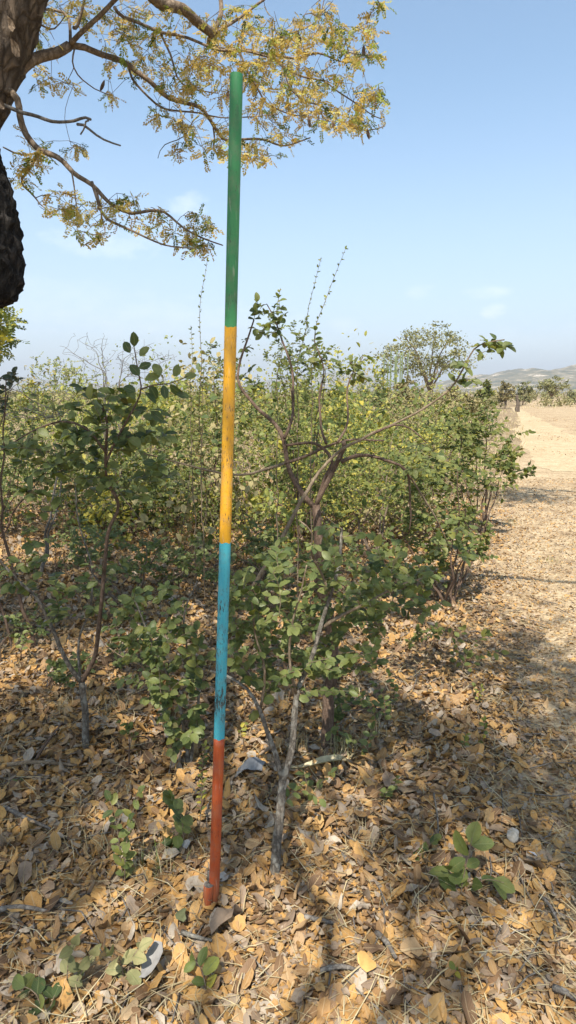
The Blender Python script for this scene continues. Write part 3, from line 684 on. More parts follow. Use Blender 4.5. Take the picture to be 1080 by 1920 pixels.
    for P, h in ((W(438, 480, 1.65), 5), (W(409, 1220, 1.65), 4.4), (W(402, 1430, 1.65), 4.5)):     # single leafy twigs that dapple the pole
        P = np.asarray(P); pts.append((P + TO_SUN*((h-P[2])/TO_SUN[2]), 3))
    k = 0
    while k < 14: k += clump(np.array([rng.uniform(-7, -2.2) if k % 2 else rng.uniform(-4, 4), rng.uniform(-3, 5) if k % 2 else rng.uniform(-4, .6), 0]), rng.uniform(4.2, 7.6))
    for q in clumps: pts.append((q, 2))
    # boughs whose long shadows cross the litter and the track
    for g_, h_, r_ in (((G(600, 2000), G(770, 1760), G(785, 1600), G(735, 1470), G(640, 1360)), 4.6, .055), ((G(735, 1470), G(860, 1470), G(980, 1500), G(1120, 1560)), 4.9, .05), ((G(780, 1340), G(900, 1400), G(1100, 1440)), 5.4, .04), ((G(860, 905), G(960, 915), G(1120, 925)), 6.2, .10), ((G(60, 1880), G(210, 1790), G(330, 1730)), 4.4, .03)):
        bp = [p + TO_SUN*((h_+.25*i)/TO_SUN[2]) for i, p in enumerate(g_)]; s0 = W(60, -260, 2.8)
        pl.stem([s0, s0*.5+bp[0]*.5+np.array([0, -.2, .5])] + bp, r_*.72, r_*.3, M['bark_limb'], 'limb', 8, jit=.16, step=.08)
    # big unseen limbs that carry the crown
    for e in ((-4.2, -2.5, 5.2), (-1.2, -3.6, 6.0), (1.6, -2.4, 5.8), (2.6, .6, 5.6), (-4.5, 1.2, 5.0), (-.4, -.4, 6.4), (.9, -4.6, 5.2), (-2.4, 2.4, 6.4)):
        s0 = W(60, -260, 2.8) if e[0] > -2 else W(30, -150, 2.9); e = np.array(e)
        pl.stem([s0, s0*.6+e*.4+np.array([0, 0, .35]), e*.8+s0*.2+np.array([.1, -.1, .2]), e], .06, .014, M['bark_limb'], 'limb', 8, jit=.04, step=.08)
    for c, r, n in reg:       # fine bare twiglets between the leaves
        for q in ell(c, r, n//2 + 1, 3.3 if c[1] < 290 else 2.8, .4 if c[1] < 290 else .12): pts.append((q, 0))
    for q, typ in sorted(pts, key=lambda it: np.linalg.norm(it[0]-np.array(W(60, -100, 3)))):
        b = pl.branch(q, .0011, .011 if typ >= 2 else .0045, up=.06, penal=-.05)
        if b is None: continue
        if typ == 0: continue
        m = (rng.integers(3, 6) if typ == 1 else 80)
        if typ == 1:
            i = rng.integers(int(len(b)*.35), len(b), m); P = b[i] + rng.normal(0, .006, (m, 3))
            green = rng.random() < .16; Cc = rng.uniform(.78, 1, m) if green else rng.beta(1.6, 1.6, m)*.78
            D = rng.normal(0, [.7, .7, .4], (m, 3)) + np.array([0, 0, -.28]); S = rng.uniform(.036, .062, m)
        else:
            if typ == 3: m = 26
            P = q + rng.normal(0, [.30, .30, .13] if typ == 2 else [.10, .10, .06], (m, 3)); Cc = rng.beta(1.6, 1.6, m)*.8
            D = rng.normal(0, .7, (m, 3)) + np.array([0, 0, -.3]); S = rng.uniform(.13, .21, m)
        Nn = np.array([0, 0, 1.]) + rng.normal(0, .6, (m, 3))
        pl.L.add(P, D, Nn, S, Cc)
        if typ == 2:
            for w in range(7):
                z = q + rng.normal(0, [.25, .25, .12]); pl.branch(z, .001, .004)
    # flat brown pods
    for x, y in ((660, 222), (578, 217), (682, 84), (622, 228), (558, 60), (688, 240), (196, 150), (428, 168)):
        a = Acc(); V, T, _ = leaf_proto(.3, .02, .1, seed=x); c = W(x, y, 3.15); ang = rng.uniform(-.6, .6)
        Rm = np.array(Matrix.Rotation(ang, 3, 'Y') @ Matrix.Rotation(-1.5, 3, 'X')); a.add(V@Rm.T*.05 + c, T)
        V2 = V.copy(); V2[:, 2] -= .05; a.add(V2@Rm.T*.05 + c, T[:, ::-1]); a.build('seed_pod', M['bark_brown'], root)
        pl.branch(c, .0008, .002)
    pl.finish('spray', M['leaf_gold'], M['twig'], minpx=14, name='compound_leaf')
build_tree()

# ---- central grey sapling in front
def build_sapling_a():
    Y0 = G(512, 1650)[1]; base = sunk(G(512, 1650), .04)
    root = thing('grey_sapling', base, 'slim grey stemmed sapling forking low just right of the pole with broad green leaves', 'sapling')
    pl = Plant(root)
    pl.stem([base] + path([(515, 1625), (519, 1575), (526, 1510), (530, 1462)], [Y0, Y0+.06]), .0165, .0125, M['bark_grey'], 'stem', 12, jit=.008, bump=.16, bfreq=55)
    pl.stem(path([(530, 1464), (518, 1415), (502, 1370), (488, 1330), (462, 1292), (424, 1266), (395, 1258)], [Y0+.06, Y0+.2]), .009, .0035, M['bark_grey'], 'branch', 9, bump=.12, bfreq=60)
    pl.stem(path([(530, 1464), (545, 1410), (552, 1345), (562, 1290), (585, 1235), (606, 1170), (622, 1110), (638, 1045), (640, 990)], [Y0+.06, Y0+.15, Y0+.2]), .0115, .004, M['bark_grey'], 'branch', 10, bump=.14, bfreq=60)
    pl.stem(path([(606, 1175), (640, 1155), (690, 1130), (740, 1100), (790, 1085)], [Y0+.17, Y0+.25]), .006, .002, M['bark_tan'], 'branch', 7)
    pl.stem(path([(620, 1120), (600, 1070), (585, 1040), (588, 1000), (560, 975)], [Y0+.18, Y0+.1]), .005, .002, M['bark_tan'], 'branch', 7)
    pl.stem(path([(555, 1300), (540, 1210), (560, 1130), (575, 1060)], [Y0+.12, Y0+.05]), .005, .002, M['bark_tan'], 'branch', 7)
    pl.stem(path([(488, 1330), (500, 1260), (480, 1190), (470, 1120)], [Y0+.15, Y0+.1]), .005, .002, M['bark_tan'], 'branch', 7)
    pts = ell((620, 1075), (190, 95), 110, Y0+.25, .22) + ell((520, 1190), (110, 110), 70, Y0+.2, .2) + ell((740, 1100), (110, 75), 56, Y0+.35, .2) + ell((570, 1270), (120, 60), 24, Y0+.2, .15) + ell((640, 1210), (90, 60), 26, Y0+.25, .15) + ell((450, 1130), (50, 70), 26, Y0+.2, .15)
    for q in order(pts, base):
        b = pl.branch(q, .001, .0035)
        if b is not None: pl.leaf_twig(b, .035, span=.18, spacing=.66, crange=(0, .96), pair=rng.random() < .7)
    for x, y in ((500, 1310), (470, 1345), (560, 1480), (600, 1500)):
        b = pl.branch(W(x, y, Y0+.15), .001, .003)
        if b is not None: pl.leaf_twig(b, .036, span=.08, crange=(.5, 1))
    pl.finish('ovate', M['leaf_green'], M['bark_tan'], lite_beyond=3)
build_sapling_a()

# ---- second sapling: dark trunk, cut fork and the long bent branch
def build_sapling_b():
    g = G(612, 1412); Y0 = g[1]; base = sunk(g, .05)
    root = thing('forked_sapling', base, 'dark stemmed sapling with cut and broken forks bending towards the track behind the grey stem', 'sapling')
    pl = Plant(root); m = M['bark_brown']
    pl.stem([base] + path([(614, 1380), (617, 1300), (625, 1240), (618, 1170), (603, 1100), (596, 1010), (592, 946)], Y0), .026, .017, m, 'trunk', 14, jit=.012, bump=.16, bfreq=40)
    pl.stem(path([(588, 950), (565, 921), (546, 890), (536, 862), (531, 825), (515, 795), (476, 760), (448, 722), (447, 690), (462, 640), (476, 600)], [Y0, Y0+.1, Y0+.25]), .0115, .003, m, 'branch', 9, bump=.1)
    pl.stem(path([(592, 948), (612, 908), (633, 868), (645, 842), (644, 828)], [Y0, Y0-.05]), .0095, .0085, m, 'branch', 10, bump=.14)
    pl.stem(path([(593, 945), (610, 895), (624, 868), (617, 851), (600, 836), (578, 829), (536, 835)], [Y0+.03, Y0+.06]), .0075, .0055, m, 'cut_branch', 9, bump=.12)
    pl.stem(path([(640, 866), (660, 858), (690, 856), (730, 866), (760, 882), (771, 920), (771, 972), (766, 1000)], [Y0-.05, Y0+.05]), .008, .0025, m, 'branch', 8)
    pl.stem(path([(753, 876), (785, 915), (815, 965), (835, 1010), (850, 1040)], [Y0, Y0+.15]), .005, .002, M['bark_tan'], 'branch', 7)
    pl.stem(path([(470, 1108), (500, 1055), (540, 985), (580, 920), (598, 885), (638, 843), (680, 822), (700, 813), (740, 798), (790, 768), (840, 730), (868, 688), (888, 655), (915, 642), (946, 637)], [Y0-.25, Y0-.12, Y0-.08, Y0-.1, Y0-.15]), .0085, .0022, M['bark_tan'], 'bent_branch', 9, label='long pale branch bent over towards the right', bump=.1)
    pl.stem(path([(700, 813), (740, 800), (770, 806), (800, 830)], Y0-.1), .005, .002, m, 'branch', 7)
    pl.stem(path([(535, 868), (500, 878), (450, 887), (380, 880), (310, 862), (270, 850)], [Y0+.05, Y0-.2]), .006, .002, M['bark_tan'], 'branch', 7)
    pl.stem(path([(536, 868), (575, 852), (625, 833), (665, 826), (720, 826)], [Y0+.05, Y0+.05]), .0065, .003, m, 'branch', 8)
    pl.stem(path([(533, 822), (545, 792), (550, 757), (548, 700), (530, 640), (510, 590), (500, 570)], [Y0+.05, Y0+.3]), .007, .002, m, 'branch', 8)
    pl.stem(path([(612, 832), (600, 800), (598, 745), (605, 690), (590, 640)], [Y0+.04, Y0+.2]), .0055, .002, m, 'branch', 7)
    pl.stem(path([(632, 830), (646, 806), (650, 764), (656, 712), (680, 670)], [Y0, Y0+.2]), .005, .002, m, 'branch', 7)
    sets = [(ell((915, 648), (38, 20), 12, Y0-.15, .05), .045), (ell((870, 690), (28, 40), 10, Y0-.15, .06), .04), (ell((505, 590), (45, 45), 22, Y0+.3, .15), .036),
            (ell((590, 650), (50, 40), 14, Y0+.2, .15), .034), (ell((675, 690), (40, 35), 12, Y0+.2, .15), .036), (ell((850, 1020), (60, 40), 14, Y0+.2, .15), .044), (ell((790, 850), (50, 40), 10, Y0, .15), .038),
            (ell((640, 1320), (60, 70), 14, Y0, .15), .04), (ell((650, 1130), (90, 50), 18, Y0+.1, .15), .045), (ell((460, 690), (40, 60), 10, Y0+.25, .1), .034)]
    for ps, sz in sets:
        for q in order(ps, base):
            b = pl.branch(q, .001, .003)
            if b is not None: pl.leaf_twig(b, sz*.9, span=.14, crange=(.05, .97), pair=rng.random() < .5)
    pl.finish('ovate', M['leaf_green'], M['twig'], lite_beyond=3.4)
build_sapling_b()

# ---- left shrub with large leaves and the raised sprig
def build_left_shrub():
    g = G(160, 1402); base = sunk(g, .05); Y0 = g[1]
    root = thing('left_shrub', base, 'gnarled grey shrub left of the pole with a big leaved sprig against the sky', 'shrub')
    root.name = 'gnarled_shrub'; ROOTLOC[root.name] = tuple(base)
    pl = Plant(root)
    pl.stem([base] + path([(162, 1365), (160, 1325), (153, 1278)], Y0), .0155, .013, M['bark_grey'], 'stem', 11, bump=.2, bfreq=45)
    pl.stem(path([(153, 1280), (122, 1235), (92, 1165), (68, 1120), (30, 1085), (-10, 1040)], [Y0, Y0-.1]), .010, .004, M['bark_grey'], 'branch', 9, bump=.14)
    pl.stem(path([(153, 1280), (175, 1235), (186, 1170), (192, 1100), (205, 1000), (222, 950), (202, 905), (198, 860), (200, 790), (190, 760)], [Y0, Y0-.1, Y0-.2]), .010, .0045, M['bark_brown'], 'branch', 9, bump=.14)
    pl.stem(path([(150, 1275), (148, 1210), (175, 1090), (150, 990), (140, 900)], [Y0+.1, Y0+.15]), .006, .0025, M['bark_grey'], 'branch', 7)
    pl.stem(path([(198, 870), (230, 800), (262, 740), (265, 710), (258, 675), (250, 645)], [Y0-.2, Y0-.25]), .005, .0016, M['bark_brown'], 'branch', 7)
    pl.stem(path([(264, 730), (290, 722), (320, 718), (352, 705)], [Y0-.25, Y0-.25]), .003, .0012, M['bark_brown'], 'branch', 6)
    pl.stem(path([(200, 850), (160, 800), (110, 790), (40, 820), (-10, 850)], [Y0-.2, Y0-.1]), .005, .002, M['bark_brown'], 'branch', 7)
    # raised sprig: big leaves placed along it
    for (x, y, dx, dz) in ((244, 662, -.5, .9), (252, 650, .1, 1), (262, 668, .6, .7), (260, 690, .9, .3), (262, 705, -.5, .6), (272, 712, .8, .3), (280, 722, .4, -.8), (300, 705, -.4, .9), (306, 722, .2, -.9), (326, 706, .4, .9), (318, 722, .7, -.6), (345, 708, .9, .25), (330, 738, .9, -.2), (272, 735, .6, -.5), (255, 735, -.7, .3)):
        pl.L.add(W(x, y, Y0-.25)[None], np.array([dx, rng.normal()*.2, dz]), np.array([rng.normal()*.5, -1, .5]), .050*rng.uniform(.85, 1.15), .2*rng.random())  # colour values kept low to put the tree's shade into the sprig leaves
    sets = [(ell((190, 780), (110, 60), 46, Y0-.15, .2), .05), (ell((250, 800), (90, 50), 24, Y0-.15, .2), .048), (ell((90, 840), (100, 50), 34, Y0-.1, .2), .048), (ell((230, 890), (100, 60), 34, Y0-.1, .2), .044),
            (ell((40, 1060), (50, 50), 12, Y0-.1, .12), .045), (ell((110, 1100), (60, 60), 10, Y0, .15), .045), (ell((210, 1090), (60, 80), 12, Y0, .15), .042), (ell((60, 920), (70, 50), 10, Y0, .15), .055)]
    for ps, sz in sets:
        for q in order(ps, base):
            b = pl.branch(q, .001, .0035)
            if b is not None: pl.leaf_twig(b, sz, span=.17, spacing=.66, crange=(0, .8), pair=rng.random() < .5)
    pl.finish('ovate', M['leaf_green'], M['twig'], lite_beyond=3.4)
build_left_shrub()

# ---- low leafy shrub against the left side of the pole
def build_low_shrub():
    g = G(352, 1440); base = sunk(g, .04); Y0 = g[1]
    root = thing('low_shrub', base, 'low dense blue green shrub touching the blue band of the pole on its left', 'shrub')
    pl = Plant(root)
    pl.stem([base] + path([(350, 1400), (338, 1330), (310, 1260), (280, 1190), (255, 1130)], [Y0, Y0-.1]), .008, .003, M['bark_grey'], 'stem', 8)
    pl.stem([base] + path([(362, 1390), (370, 1300), (350, 1220), (345, 1150), (370, 1090)], [Y0, Y0]), .007, .003, M['bark_grey'], 'stem', 8)
    pl.stem(path([(310, 1262), (270, 1240), (230, 1230), (205, 1215)], [Y0-.05, Y0-.1]), .004, .002, M['bark_tan'], 'branch', 7)
    pts = [(q, .045) for q in ell((310, 1240), (105, 80), 60, Y0-.08, .18) + ell((345, 1350), (45, 70), 22, Y0-.05, .12) + ell((290, 1150), (90, 60), 28, Y0, .2) + ell((240, 1180), (50, 40), 8, Y0, .1)]
    for q, sz in sorted(pts, key=lambda it: np.linalg.norm(it[0]-base)):
        b = pl.branch(q, .001, .003)
        if b is not None: pl.leaf_twig(b, sz*.9, span=.16, spacing=.55, droop=.35, crange=(0, .9), pair=rng.random() < .7)
    pl.finish('ovate', M['leaf_green'], M['twig'])
build_low_shrub()

# ---- middle and back shrubs, each its own plant
def bush(name, gx, gy, blobs, leafkind, leafmat, size, label, cat='shrub', group=None, stems=4, bark='twig', spacing=.55, span=.2, rs=.012, crange=(0, 1), Y=None, dY=None, minpx=10, cap=300, bare=0, dens=1.9):
    """blobs: (photo centre, radii, twig count)"""
    g = G(gx, gy) if Y is None else W(gx, 900, Y)*np.array([1, 1, 0])
    Y0 = g[1]; base = sunk(g, .06); root = thing(name, base, label, cat, group); pl = Plant(root)
    sc = Y0/F
    dY = dY or .22*Y0/2.5
    tot = sum(b[2] for b in blobs)
    for k in range(stems):
        c, r, n = blobs[k % len(blobs)]
        q = W(c[0]+rng.uniform(-.5, .5)*r[0], c[1]+rng.uniform(-.3, .5)*r[1], Y0+rng.uniform(-.6, .6)*dY)
        mid = base*.45+q*.55; mid[:2] += rng.normal(0, .05, 2)*max(1, Y0/8); mid[2] *= rng.uniform(.8, 1.0)
        pl.stem([base+np.array([rng.normal()*.04, rng.normal()*.04, 0]), mid, q], rs*rng.uniform(.7, 1.1), rs*.25, M[bark], 'stem', 6, jit=.03, step=.06*max(1, Y0/6), bump=.06)
    pts = []
    for c, r, n in blobs:
        n = int(n*dens); cs = ell(c, r, max(3, n//9), Y0, dY)
        for k in range(n):
            q = cs[int(rng.integers(0, len(cs)))] + rng.normal(0, .30, 3)*np.array([r[0], .8*r[0], r[1]])*sc*.62
            if q[2] > .06: pts.append(q)
    for q in order(pts, base):
        b = pl.branch(q, .0011*max(1, Y0/9), rs*.4, sides=3)
        if b is not None and rng.random() >= bare: pl.leaf_twig(b, size*.86, span=span*1.3, spacing=spacing, crange=crange, pair=rng.random() < .6)
    pl.finish(leafkind, M[leafmat], M[bark], minpx=minpx, cap=cap)
    return root

bush('yellowing_shrub', 700, 1040, [((690, 900), (120, 70), 130), ((620, 960), (70, 50), 40), ((760, 830), (80, 50), 60)], 'ovate', 'leaf_yellow', .032, 'yellow green small leaved shrub behind the cut fork', stems=7)
bush('spreading_shrub', 835, 1135, [((850, 880), (120, 60), 80), ((800, 980), (100, 75), 80), ((890, 1010), (60, 50), 30), ((760, 1050), (90, 50), 40), ((940, 880), (50, 34), 26)], 'ovate', 'leaf_mid', .052, 'leafy green shrub reaching out over the edge of the track', stems=7, bark='bark_brown', crange=(.05, 1), dens=1.6)
bush('long_leaved_shrub', 905, 1000, [((880, 790), (80, 50), 60), ((945, 870), (42, 40), 34), ((900, 850), (60, 50), 40)], 'long', 'leaf_mid', .075, 'olive shrub with long leaves beside the bright sand of the track', stems=5, bark='bark_brown')
bush('tall_thicket_shrub', 560, 1010, [((560, 760), (85, 100), 120), ((530, 640), (50, 60), 46), ((590, 690), (55, 60), 40), ((560, 890), (90, 80), 70)], 'ovate', 'leaf_mid', .036, 'tall upright shrub right behind the yellow band of the pole', stems=8, bark='bark_brown')
bush('dense_shrub', 390, 985, [((400, 760), (75, 90), 110), ((350, 850), (90, 80), 100), ((440, 860), (60, 90), 70), ((390, 680), (40, 40), 26)], 'ovate', 'leaf_mid', .038, 'dense green shrub behind the pole on its left side', stems=8, bark='bark_brown')
bush('shaded_shrub', 255, 1000, [((250, 860), (110, 80), 100), ((150, 880), (90, 70), 70), ((290, 930), (90, 60), 60)], 'ovate', 'leaf_green', .042, 'shaded dark green shrub behind the gnarled grey stems', stems=7, bark='bark_brown', crange=(0, .8))
bush('edge_shrub', -20, 1010, [((20, 800), (80, 70), 60), ((60, 880), (80, 60), 50), ((-40, 850), (80, 90), 50)], 'ovate', 'leaf_green', .045, 'dark shrub cut by the left edge of the photo', stems=6, bark='bark_brown', crange=(0, .75))
bush('undergrowth_shrub', 470, 1120, [((470, 1020), (80, 50), 50), ((560, 1060), (60, 40), 30), ((400, 1040), (60, 50), 30)], 'ovate', 'leaf_green', .042, 'low undergrowth shrub in the shade behind the blue band of the pole', stems=5, crange=(0, .9))
bush('shade_bush', 240, 1130, [((250, 1020), (100, 50), 44), ((140, 1010), (60, 50), 20), ((320, 1060), (60, 50), 24)], 'ovate', 'leaf_green', .042, 'sparse low shrub standing in deep shade left of the pole', stems=5, crange=(0, .7))
bush('dark_crown_shrub', 690, 900, [((695, 720), (42, 40), 60), ((680, 770), (50, 50), 50)], 'ovate', 'leaf_green', .05, 'dark rounded green shrub below the hazy tree', stems=5, bark='bark_brown', dY=.7, crange=(0, .8))
bush('thorny_scrub', 820, 930, [((800, 760), (90, 50), 110), ((760, 820), (70, 40), 60), ((870, 830), (70, 50), 70)], 'ovate', 'leaf_straw', .03, 'dry twiggy grey brown scrub between the green shrubs', stems=8, dY=.9, bare=.35)
bush('olive_scrub', 600, 900, [((600, 740), (70, 40), 90), ((650, 800), (60, 40), 60)], 'ovate', 'leaf_yellow', .04, 'yellow olive scrub behind the tall upright shrub', stems=6, dY=.9)
bush('lit_scrub', 330, 895, [((330, 740), (70, 40), 90), ((260, 760), (60, 30), 50)], 'ovate', 'leaf_yellow', .04, 'sunlit yellow green scrub behind the raised leafy sprig', stems=6, dY=.9)
bush('thin_crowned_shrub', 110, 880, [((110, 690), (45, 32), 60), ((140, 720), (50, 28), 50), ((80, 730), (50, 25), 40)], 'ovate', 'leaf_yellow', .045, 'flat topped yellow green bush standing up above the left scrub', stems=5, dY=.7)

for gx, gy, w, h, n, mt, sz, lb in ((70, 1190, 70, 60, 16, 'leaf_green', .042, 'low sparse shrub at the left edge below the bent grey branch'), (215, 1165, 70, 55, 20, 'leaf_green', .04, 'low green shrub in the shade behind the gnarled grey fork'),
        (330, 1110, 70, 50, 22, 'leaf_mid', .036, 'low green shrub left of the top of the blue band'), (500, 1085, 60, 60, 24, 'leaf_mid', .036, 'leafy low shrub right of the top of the blue band'), (640, 1120, 70, 60, 26, 'leaf_green', .038, 'low green shrub behind the dark sapling stem'),
        (720, 1180, 70, 50, 20, 'leaf_mid', .036, 'airy low shrub right of the dark sapling stem'), (130, 1075, 80, 50, 22, 'leaf_green', .04, 'dark low shrub between the left shrubs'), (20, 1090, 60, 70, 18, 'leaf_green', .04, 'dark low shrub against the left edge'),
        (420, 1180, 45, 40, 12, 'leaf_mid', .034, 'small leafy shrub peeping past the blue band'), (560, 1200, 50, 40, 14, 'leaf_mid', .034, 'small leafy shrub between the grey and dark stems'), (800, 1230, 50, 40, 10, 'leaf_mid', .034, 'thin little shrub at the foot of the spreading shrub'),
        (285, 1290, 45, 45, 8, 'leaf_mid', .032, 'thin little shrub behind the low blue green one'),
        (95, 1290, 70, 50, 12, 'leaf_green', .036, 'low leafy shrub left of the gnarled grey foot'), (20, 1240, 50, 50, 10, 'leaf_green', .038, 'low leafy shrub cut by the left edge of the photo'), (215, 1255, 50, 45, 12, 'leaf_green', .034, 'low leafy shrub right of the gnarled grey fork'), (250, 1420, 40, 30, 5, 'leaf_mid', .03, 'tiny low shrub right of the gnarled grey foot')):
    bush('undergrowth_shrub', gx, gy, [((gx, gy-h*1.0), (w, h), n)], 'ovate', mt, sz, lb, group='low shrubs under the trees', stems=4, rs=.006, bark='bark_brown', crange=(.05, .95), dens=2.9)

# tall wands with tiny leaves
def wand(px, Y, label, sz=.022):
    p = path(px, Y); base = sunk((p[0][0], p[0][1], 0), .03); root = thing('leafy_wand', base, label, 'shoot', 'tall wispy shoots above the shrubs'); pl = Plant(root)
    c = pl.stem([base] + p, .005, .001, M['bark_tan'], 'stem', 5, jit=.02, step=.04)
    pl.leaf_twig(c, sz, start=np.linalg.norm(np.diff(c, axis=0), axis=1).sum()*.45, spacing=1.5, flat=1.3, crange=(.5, 1), droop=-.2)
    pl.leaf_twig(c, sz*.7, start=np.linalg.norm(np.diff(c, axis=0), axis=1).sum()*.4, spacing=2.3, flat=1.3, crange=(.3, 1))
    pl.finish('ovate', M['leaf_yellow'], M['twig'], minpx=6)
wand([(375, 760), (376, 640), (378, 560), (390, 480)], 4.4, 'slim leafy shoot standing tallest left of the pole')
wand([(358, 760), (360, 680), (358, 610)], 4.6, 'short thin shoot beside the tallest shoot left of the pole')
wand([(560, 720), (572, 620), (588, 540), (602, 482)], 4.2, 'thin leafy shoot left of the one leaning right above the bush')
wand([(585, 720), (592, 620), (615, 550), (648, 466)], 4.0, 'long leafy shoot leaning right above the tall bush')
wand([(520, 760), (528, 650), (520, 580), (526, 540)], 4.3, 'short leafy shoot topping the tall bush behind the pole')

# bare dead shrub on the left
def dead_shrub(name, gx, Y, pp, label):
    g = W(gx, 900, Y)*np.array([1, 1, 0]); base = sunk(g, .05); root = thing(name, base, label, 'dead shrub'); pl = Plant(root)
    for q, w in pp:
        p = path(q, Y); pl.stem([base, base*.5+p[0]*.5] + p, w, .002, M['dead'], 'branch', 6, jit=.05, step=.08)
    xs = [x for q, _ in pp for x, _ in q]; ys = [y for q, _ in pp for _, y in q]
    for q in order(ell(((min(xs)+max(xs))/2, (min(ys)+max(ys))/2-8), ((max(xs)-min(xs))/2+18, (max(ys)-min(ys))/2+12), 90, Y, .8), base): pl.branch(q, .0022, .006, sides=3)
    pl.finish('ovate', M['leaf_straw'], M['dead'])
dead_shrub('dead_shrub', 195, 9.0, [([(195, 720), (180, 660), (150, 640)], .022), ([(198, 715), (190, 650), (196, 630)], .02), ([(200, 710), (150, 670), (120, 650)], .018)], 'bare grey dead shrub with upswept twigs behind the left shrub')
dead_shrub('dead_bush', 225, 8.0, [([(225, 720), (235, 670), (260, 660)], .02), ([(228, 720), (280, 680), (325, 665)], .016)], 'bare grey branching bush behind the raised leafy sprig')
dead_shrub('fallen_branch', 60, 5.0, [([(120, 800), (60, 750), (20, 730), (-20, 745)], .012), ([(140, 790), (90, 780), (30, 760)], .01)], 'tangle of bare branches arching at the left edge')

# left edge: feathery pale tree and a dark leafy spray
def edge_tree():
    base = sunk((-3.9, 7.0, 0), .1); root = thing('feathery_tree', base, 'pale green feathery tree just entering at the left edge', 'tree'); pl = Plant(root)
    pl.stem([base, np.array([-3.85, 7, 1.2]), np.array([-3.75, 7, 2.4]), np.array([-3.9, 7, 3.4])], .07, .02, M['bark_limb'], 'trunk', 8)
    for q in order(ell((-30, 620), (55, 75), 60, 7.0, .6) + ell((-110, 560), (80, 90), 40, 7.0, .8), base):
        b = pl.branch(q, .002, .01)
        if b is not None:
            i = rng.integers(len(b)//2, len(b), 5); pl.L.add(b[i], rng.normal(0, .6, (5, 3))+np.array([.4, 0, -.2]), np.array([0, 0, 1.])+rng.normal(0, .4, (5, 3)), rng.uniform(.12, .2, 5))
    pl.finish('spray', M['leaf_yellow'], M['twig'], name='compound_leaf', cap=60)
edge_tree()
bush('leafy_sapling', 10, 1080, [((15, 705), (26, 20), 12), ((10, 740), (30, 30), 8)], 'ovate', 'leaf_dark', .05, 'sapling with a dark leafy top at the left edge', stems=2, Y=3.6, bark='bark_brown')

# ------------------------------------------------------------------ far vegetation
def far_tree(name, px, py_base, py_top, wpx, Y, label, leafmat, shape='umbrella', n=110, size=.12, group=None, cat='tree', trunk=.12, per=26, bark='bark_limb'):
    c = W(px, 800, Y); base = np.array([c[0], Y, -.05]); top = W(px, py_top, Y)[2]; wid = wpx*Y/F/2
    root = thing(name, base, label, cat, group); pl = Plant(root)
    fork = base + np.array([0, 0, top*.32])
    if shape == 'umbrella':
        a = Acc(); tube(a, catmull([base, base*.5+fork*.5+np.array([.05, 0, 0]), fork], .15), [*np.linspace(trunk, trunk*.75, len(catmull([base, base*.5+fork*.5+np.array([.05, 0, 0]), fork], .15)))], 8); a.build('trunk', M[bark], root)
        for k in range(8):
            an = k/8*6.28+rng.random(); e = fork + np.array([math.cos(an)*wid*.75, math.sin(an)*wid*.75, top*rng.uniform(.32, .58)])
            pl.stem([fork, fork*.5+e*.5+np.array([0, 0, top*.1]), e], trunk*.5, trunk*.1, M[bark], 'limb', 6, jit=.1, step=.25)
    else:
        for k in range(4): pl.stem([base, base + np.array([rng.normal()*wid*.3, rng.normal()*wid*.3, top*.6])], trunk*.5, trunk*.12, M[bark], 'stem', 5, jit=.06, step=.2)
    pts = []
    while len(pts) < n:
        q = rng.uniform(-1, 1, 3)
        if q @ q > 1: continue
        lo = .44 if shape == 'umbrella' else .08
        h = lo + (1-lo)*(q[2]*.5+.5)
        rr = (1.2-.5*abs(h-.74)/.3) if shape == 'umbrella' else (1.0 if h < .6 else 1.3-h*.6)
        z = top*h*(1 - (.12*(q[0]**2+q[1]**2)))
        if mn.noise(Vector((q[0]*2.1+px, q[1]*2.1, h*3.2))) < -.12: continue
        pts.append(np.array([base[0]+q[0]*wid*rr, Y+q[1]*wid*rr, z]))
    crown = Acc(); lv = Leaves()
    for q in order(pts, base):
        pl.branch(q, trunk*.04, trunk*.2, sides=3)
        m = per; sp = wid*.085
        P = q + rng.normal(0, [sp, sp, sp*.45], (m, 3)); lv.add(P, rng.normal(0, 1, (m, 3)), np.array([0, 0, 1.])+rng.normal(0, .6, (m, 3)), size*rng.uniform(.6, 1.3, m), np.clip(.5+.22*rng.normal()+rng.normal(0, .2, m), 0, 1))
    if pl.nt: tag(pl.tw.build('twigs', M[bark], root), kind='stuff')
    B, T, S, C = lv.arrays(); mass(crown, B, T, S, C, 'ovate_lite'); tag(crown.build('crown', M[leafmat], root), kind='stuff')
    return root
far_tree('flat_topped_tree', 803, 760, 604, 168, 32, 'hazy flat topped tree with airy layered crown behind the shrubs', 'leaf_olive', n=150, size=.11, per=30)
far_tree('track_side_bush', 906, 760, 712, 42, 42, 'bright green round bush where the track fades', 'leaf_mid', 'bush', 60, .16, cat='bush', group='bushes beyond the track')
far_tree('grey_bush', 945, 760, 711, 36, 60, 'brownish bare looking bush left of the small dark mound', 'leaf_straw', 'bush', 50, .2, cat='bush', group='bushes beyond the track')
far_tree('thin_bush', 977, 760, 712, 34, 75, 'thin olive bush between the brownish bush and the flat topped thorn tree', 'leaf_olive', 'bush', 50, .22, cat='bush', group='bushes beyond the track')
far_tree('thorn_tree', 1030, 760, 705, 56, 70, 'small flat topped thorn tree near the right edge below the hill', 'leaf_olive', 'umbrella', 70, .22, per=18)
far_tree('corner_bush', 1075, 760, 728, 30, 80, 'small dark bush at the right edge below the hill', 'leaf_olive', 'bush', 40, .22, cat='bush', group='bushes beyond the track')
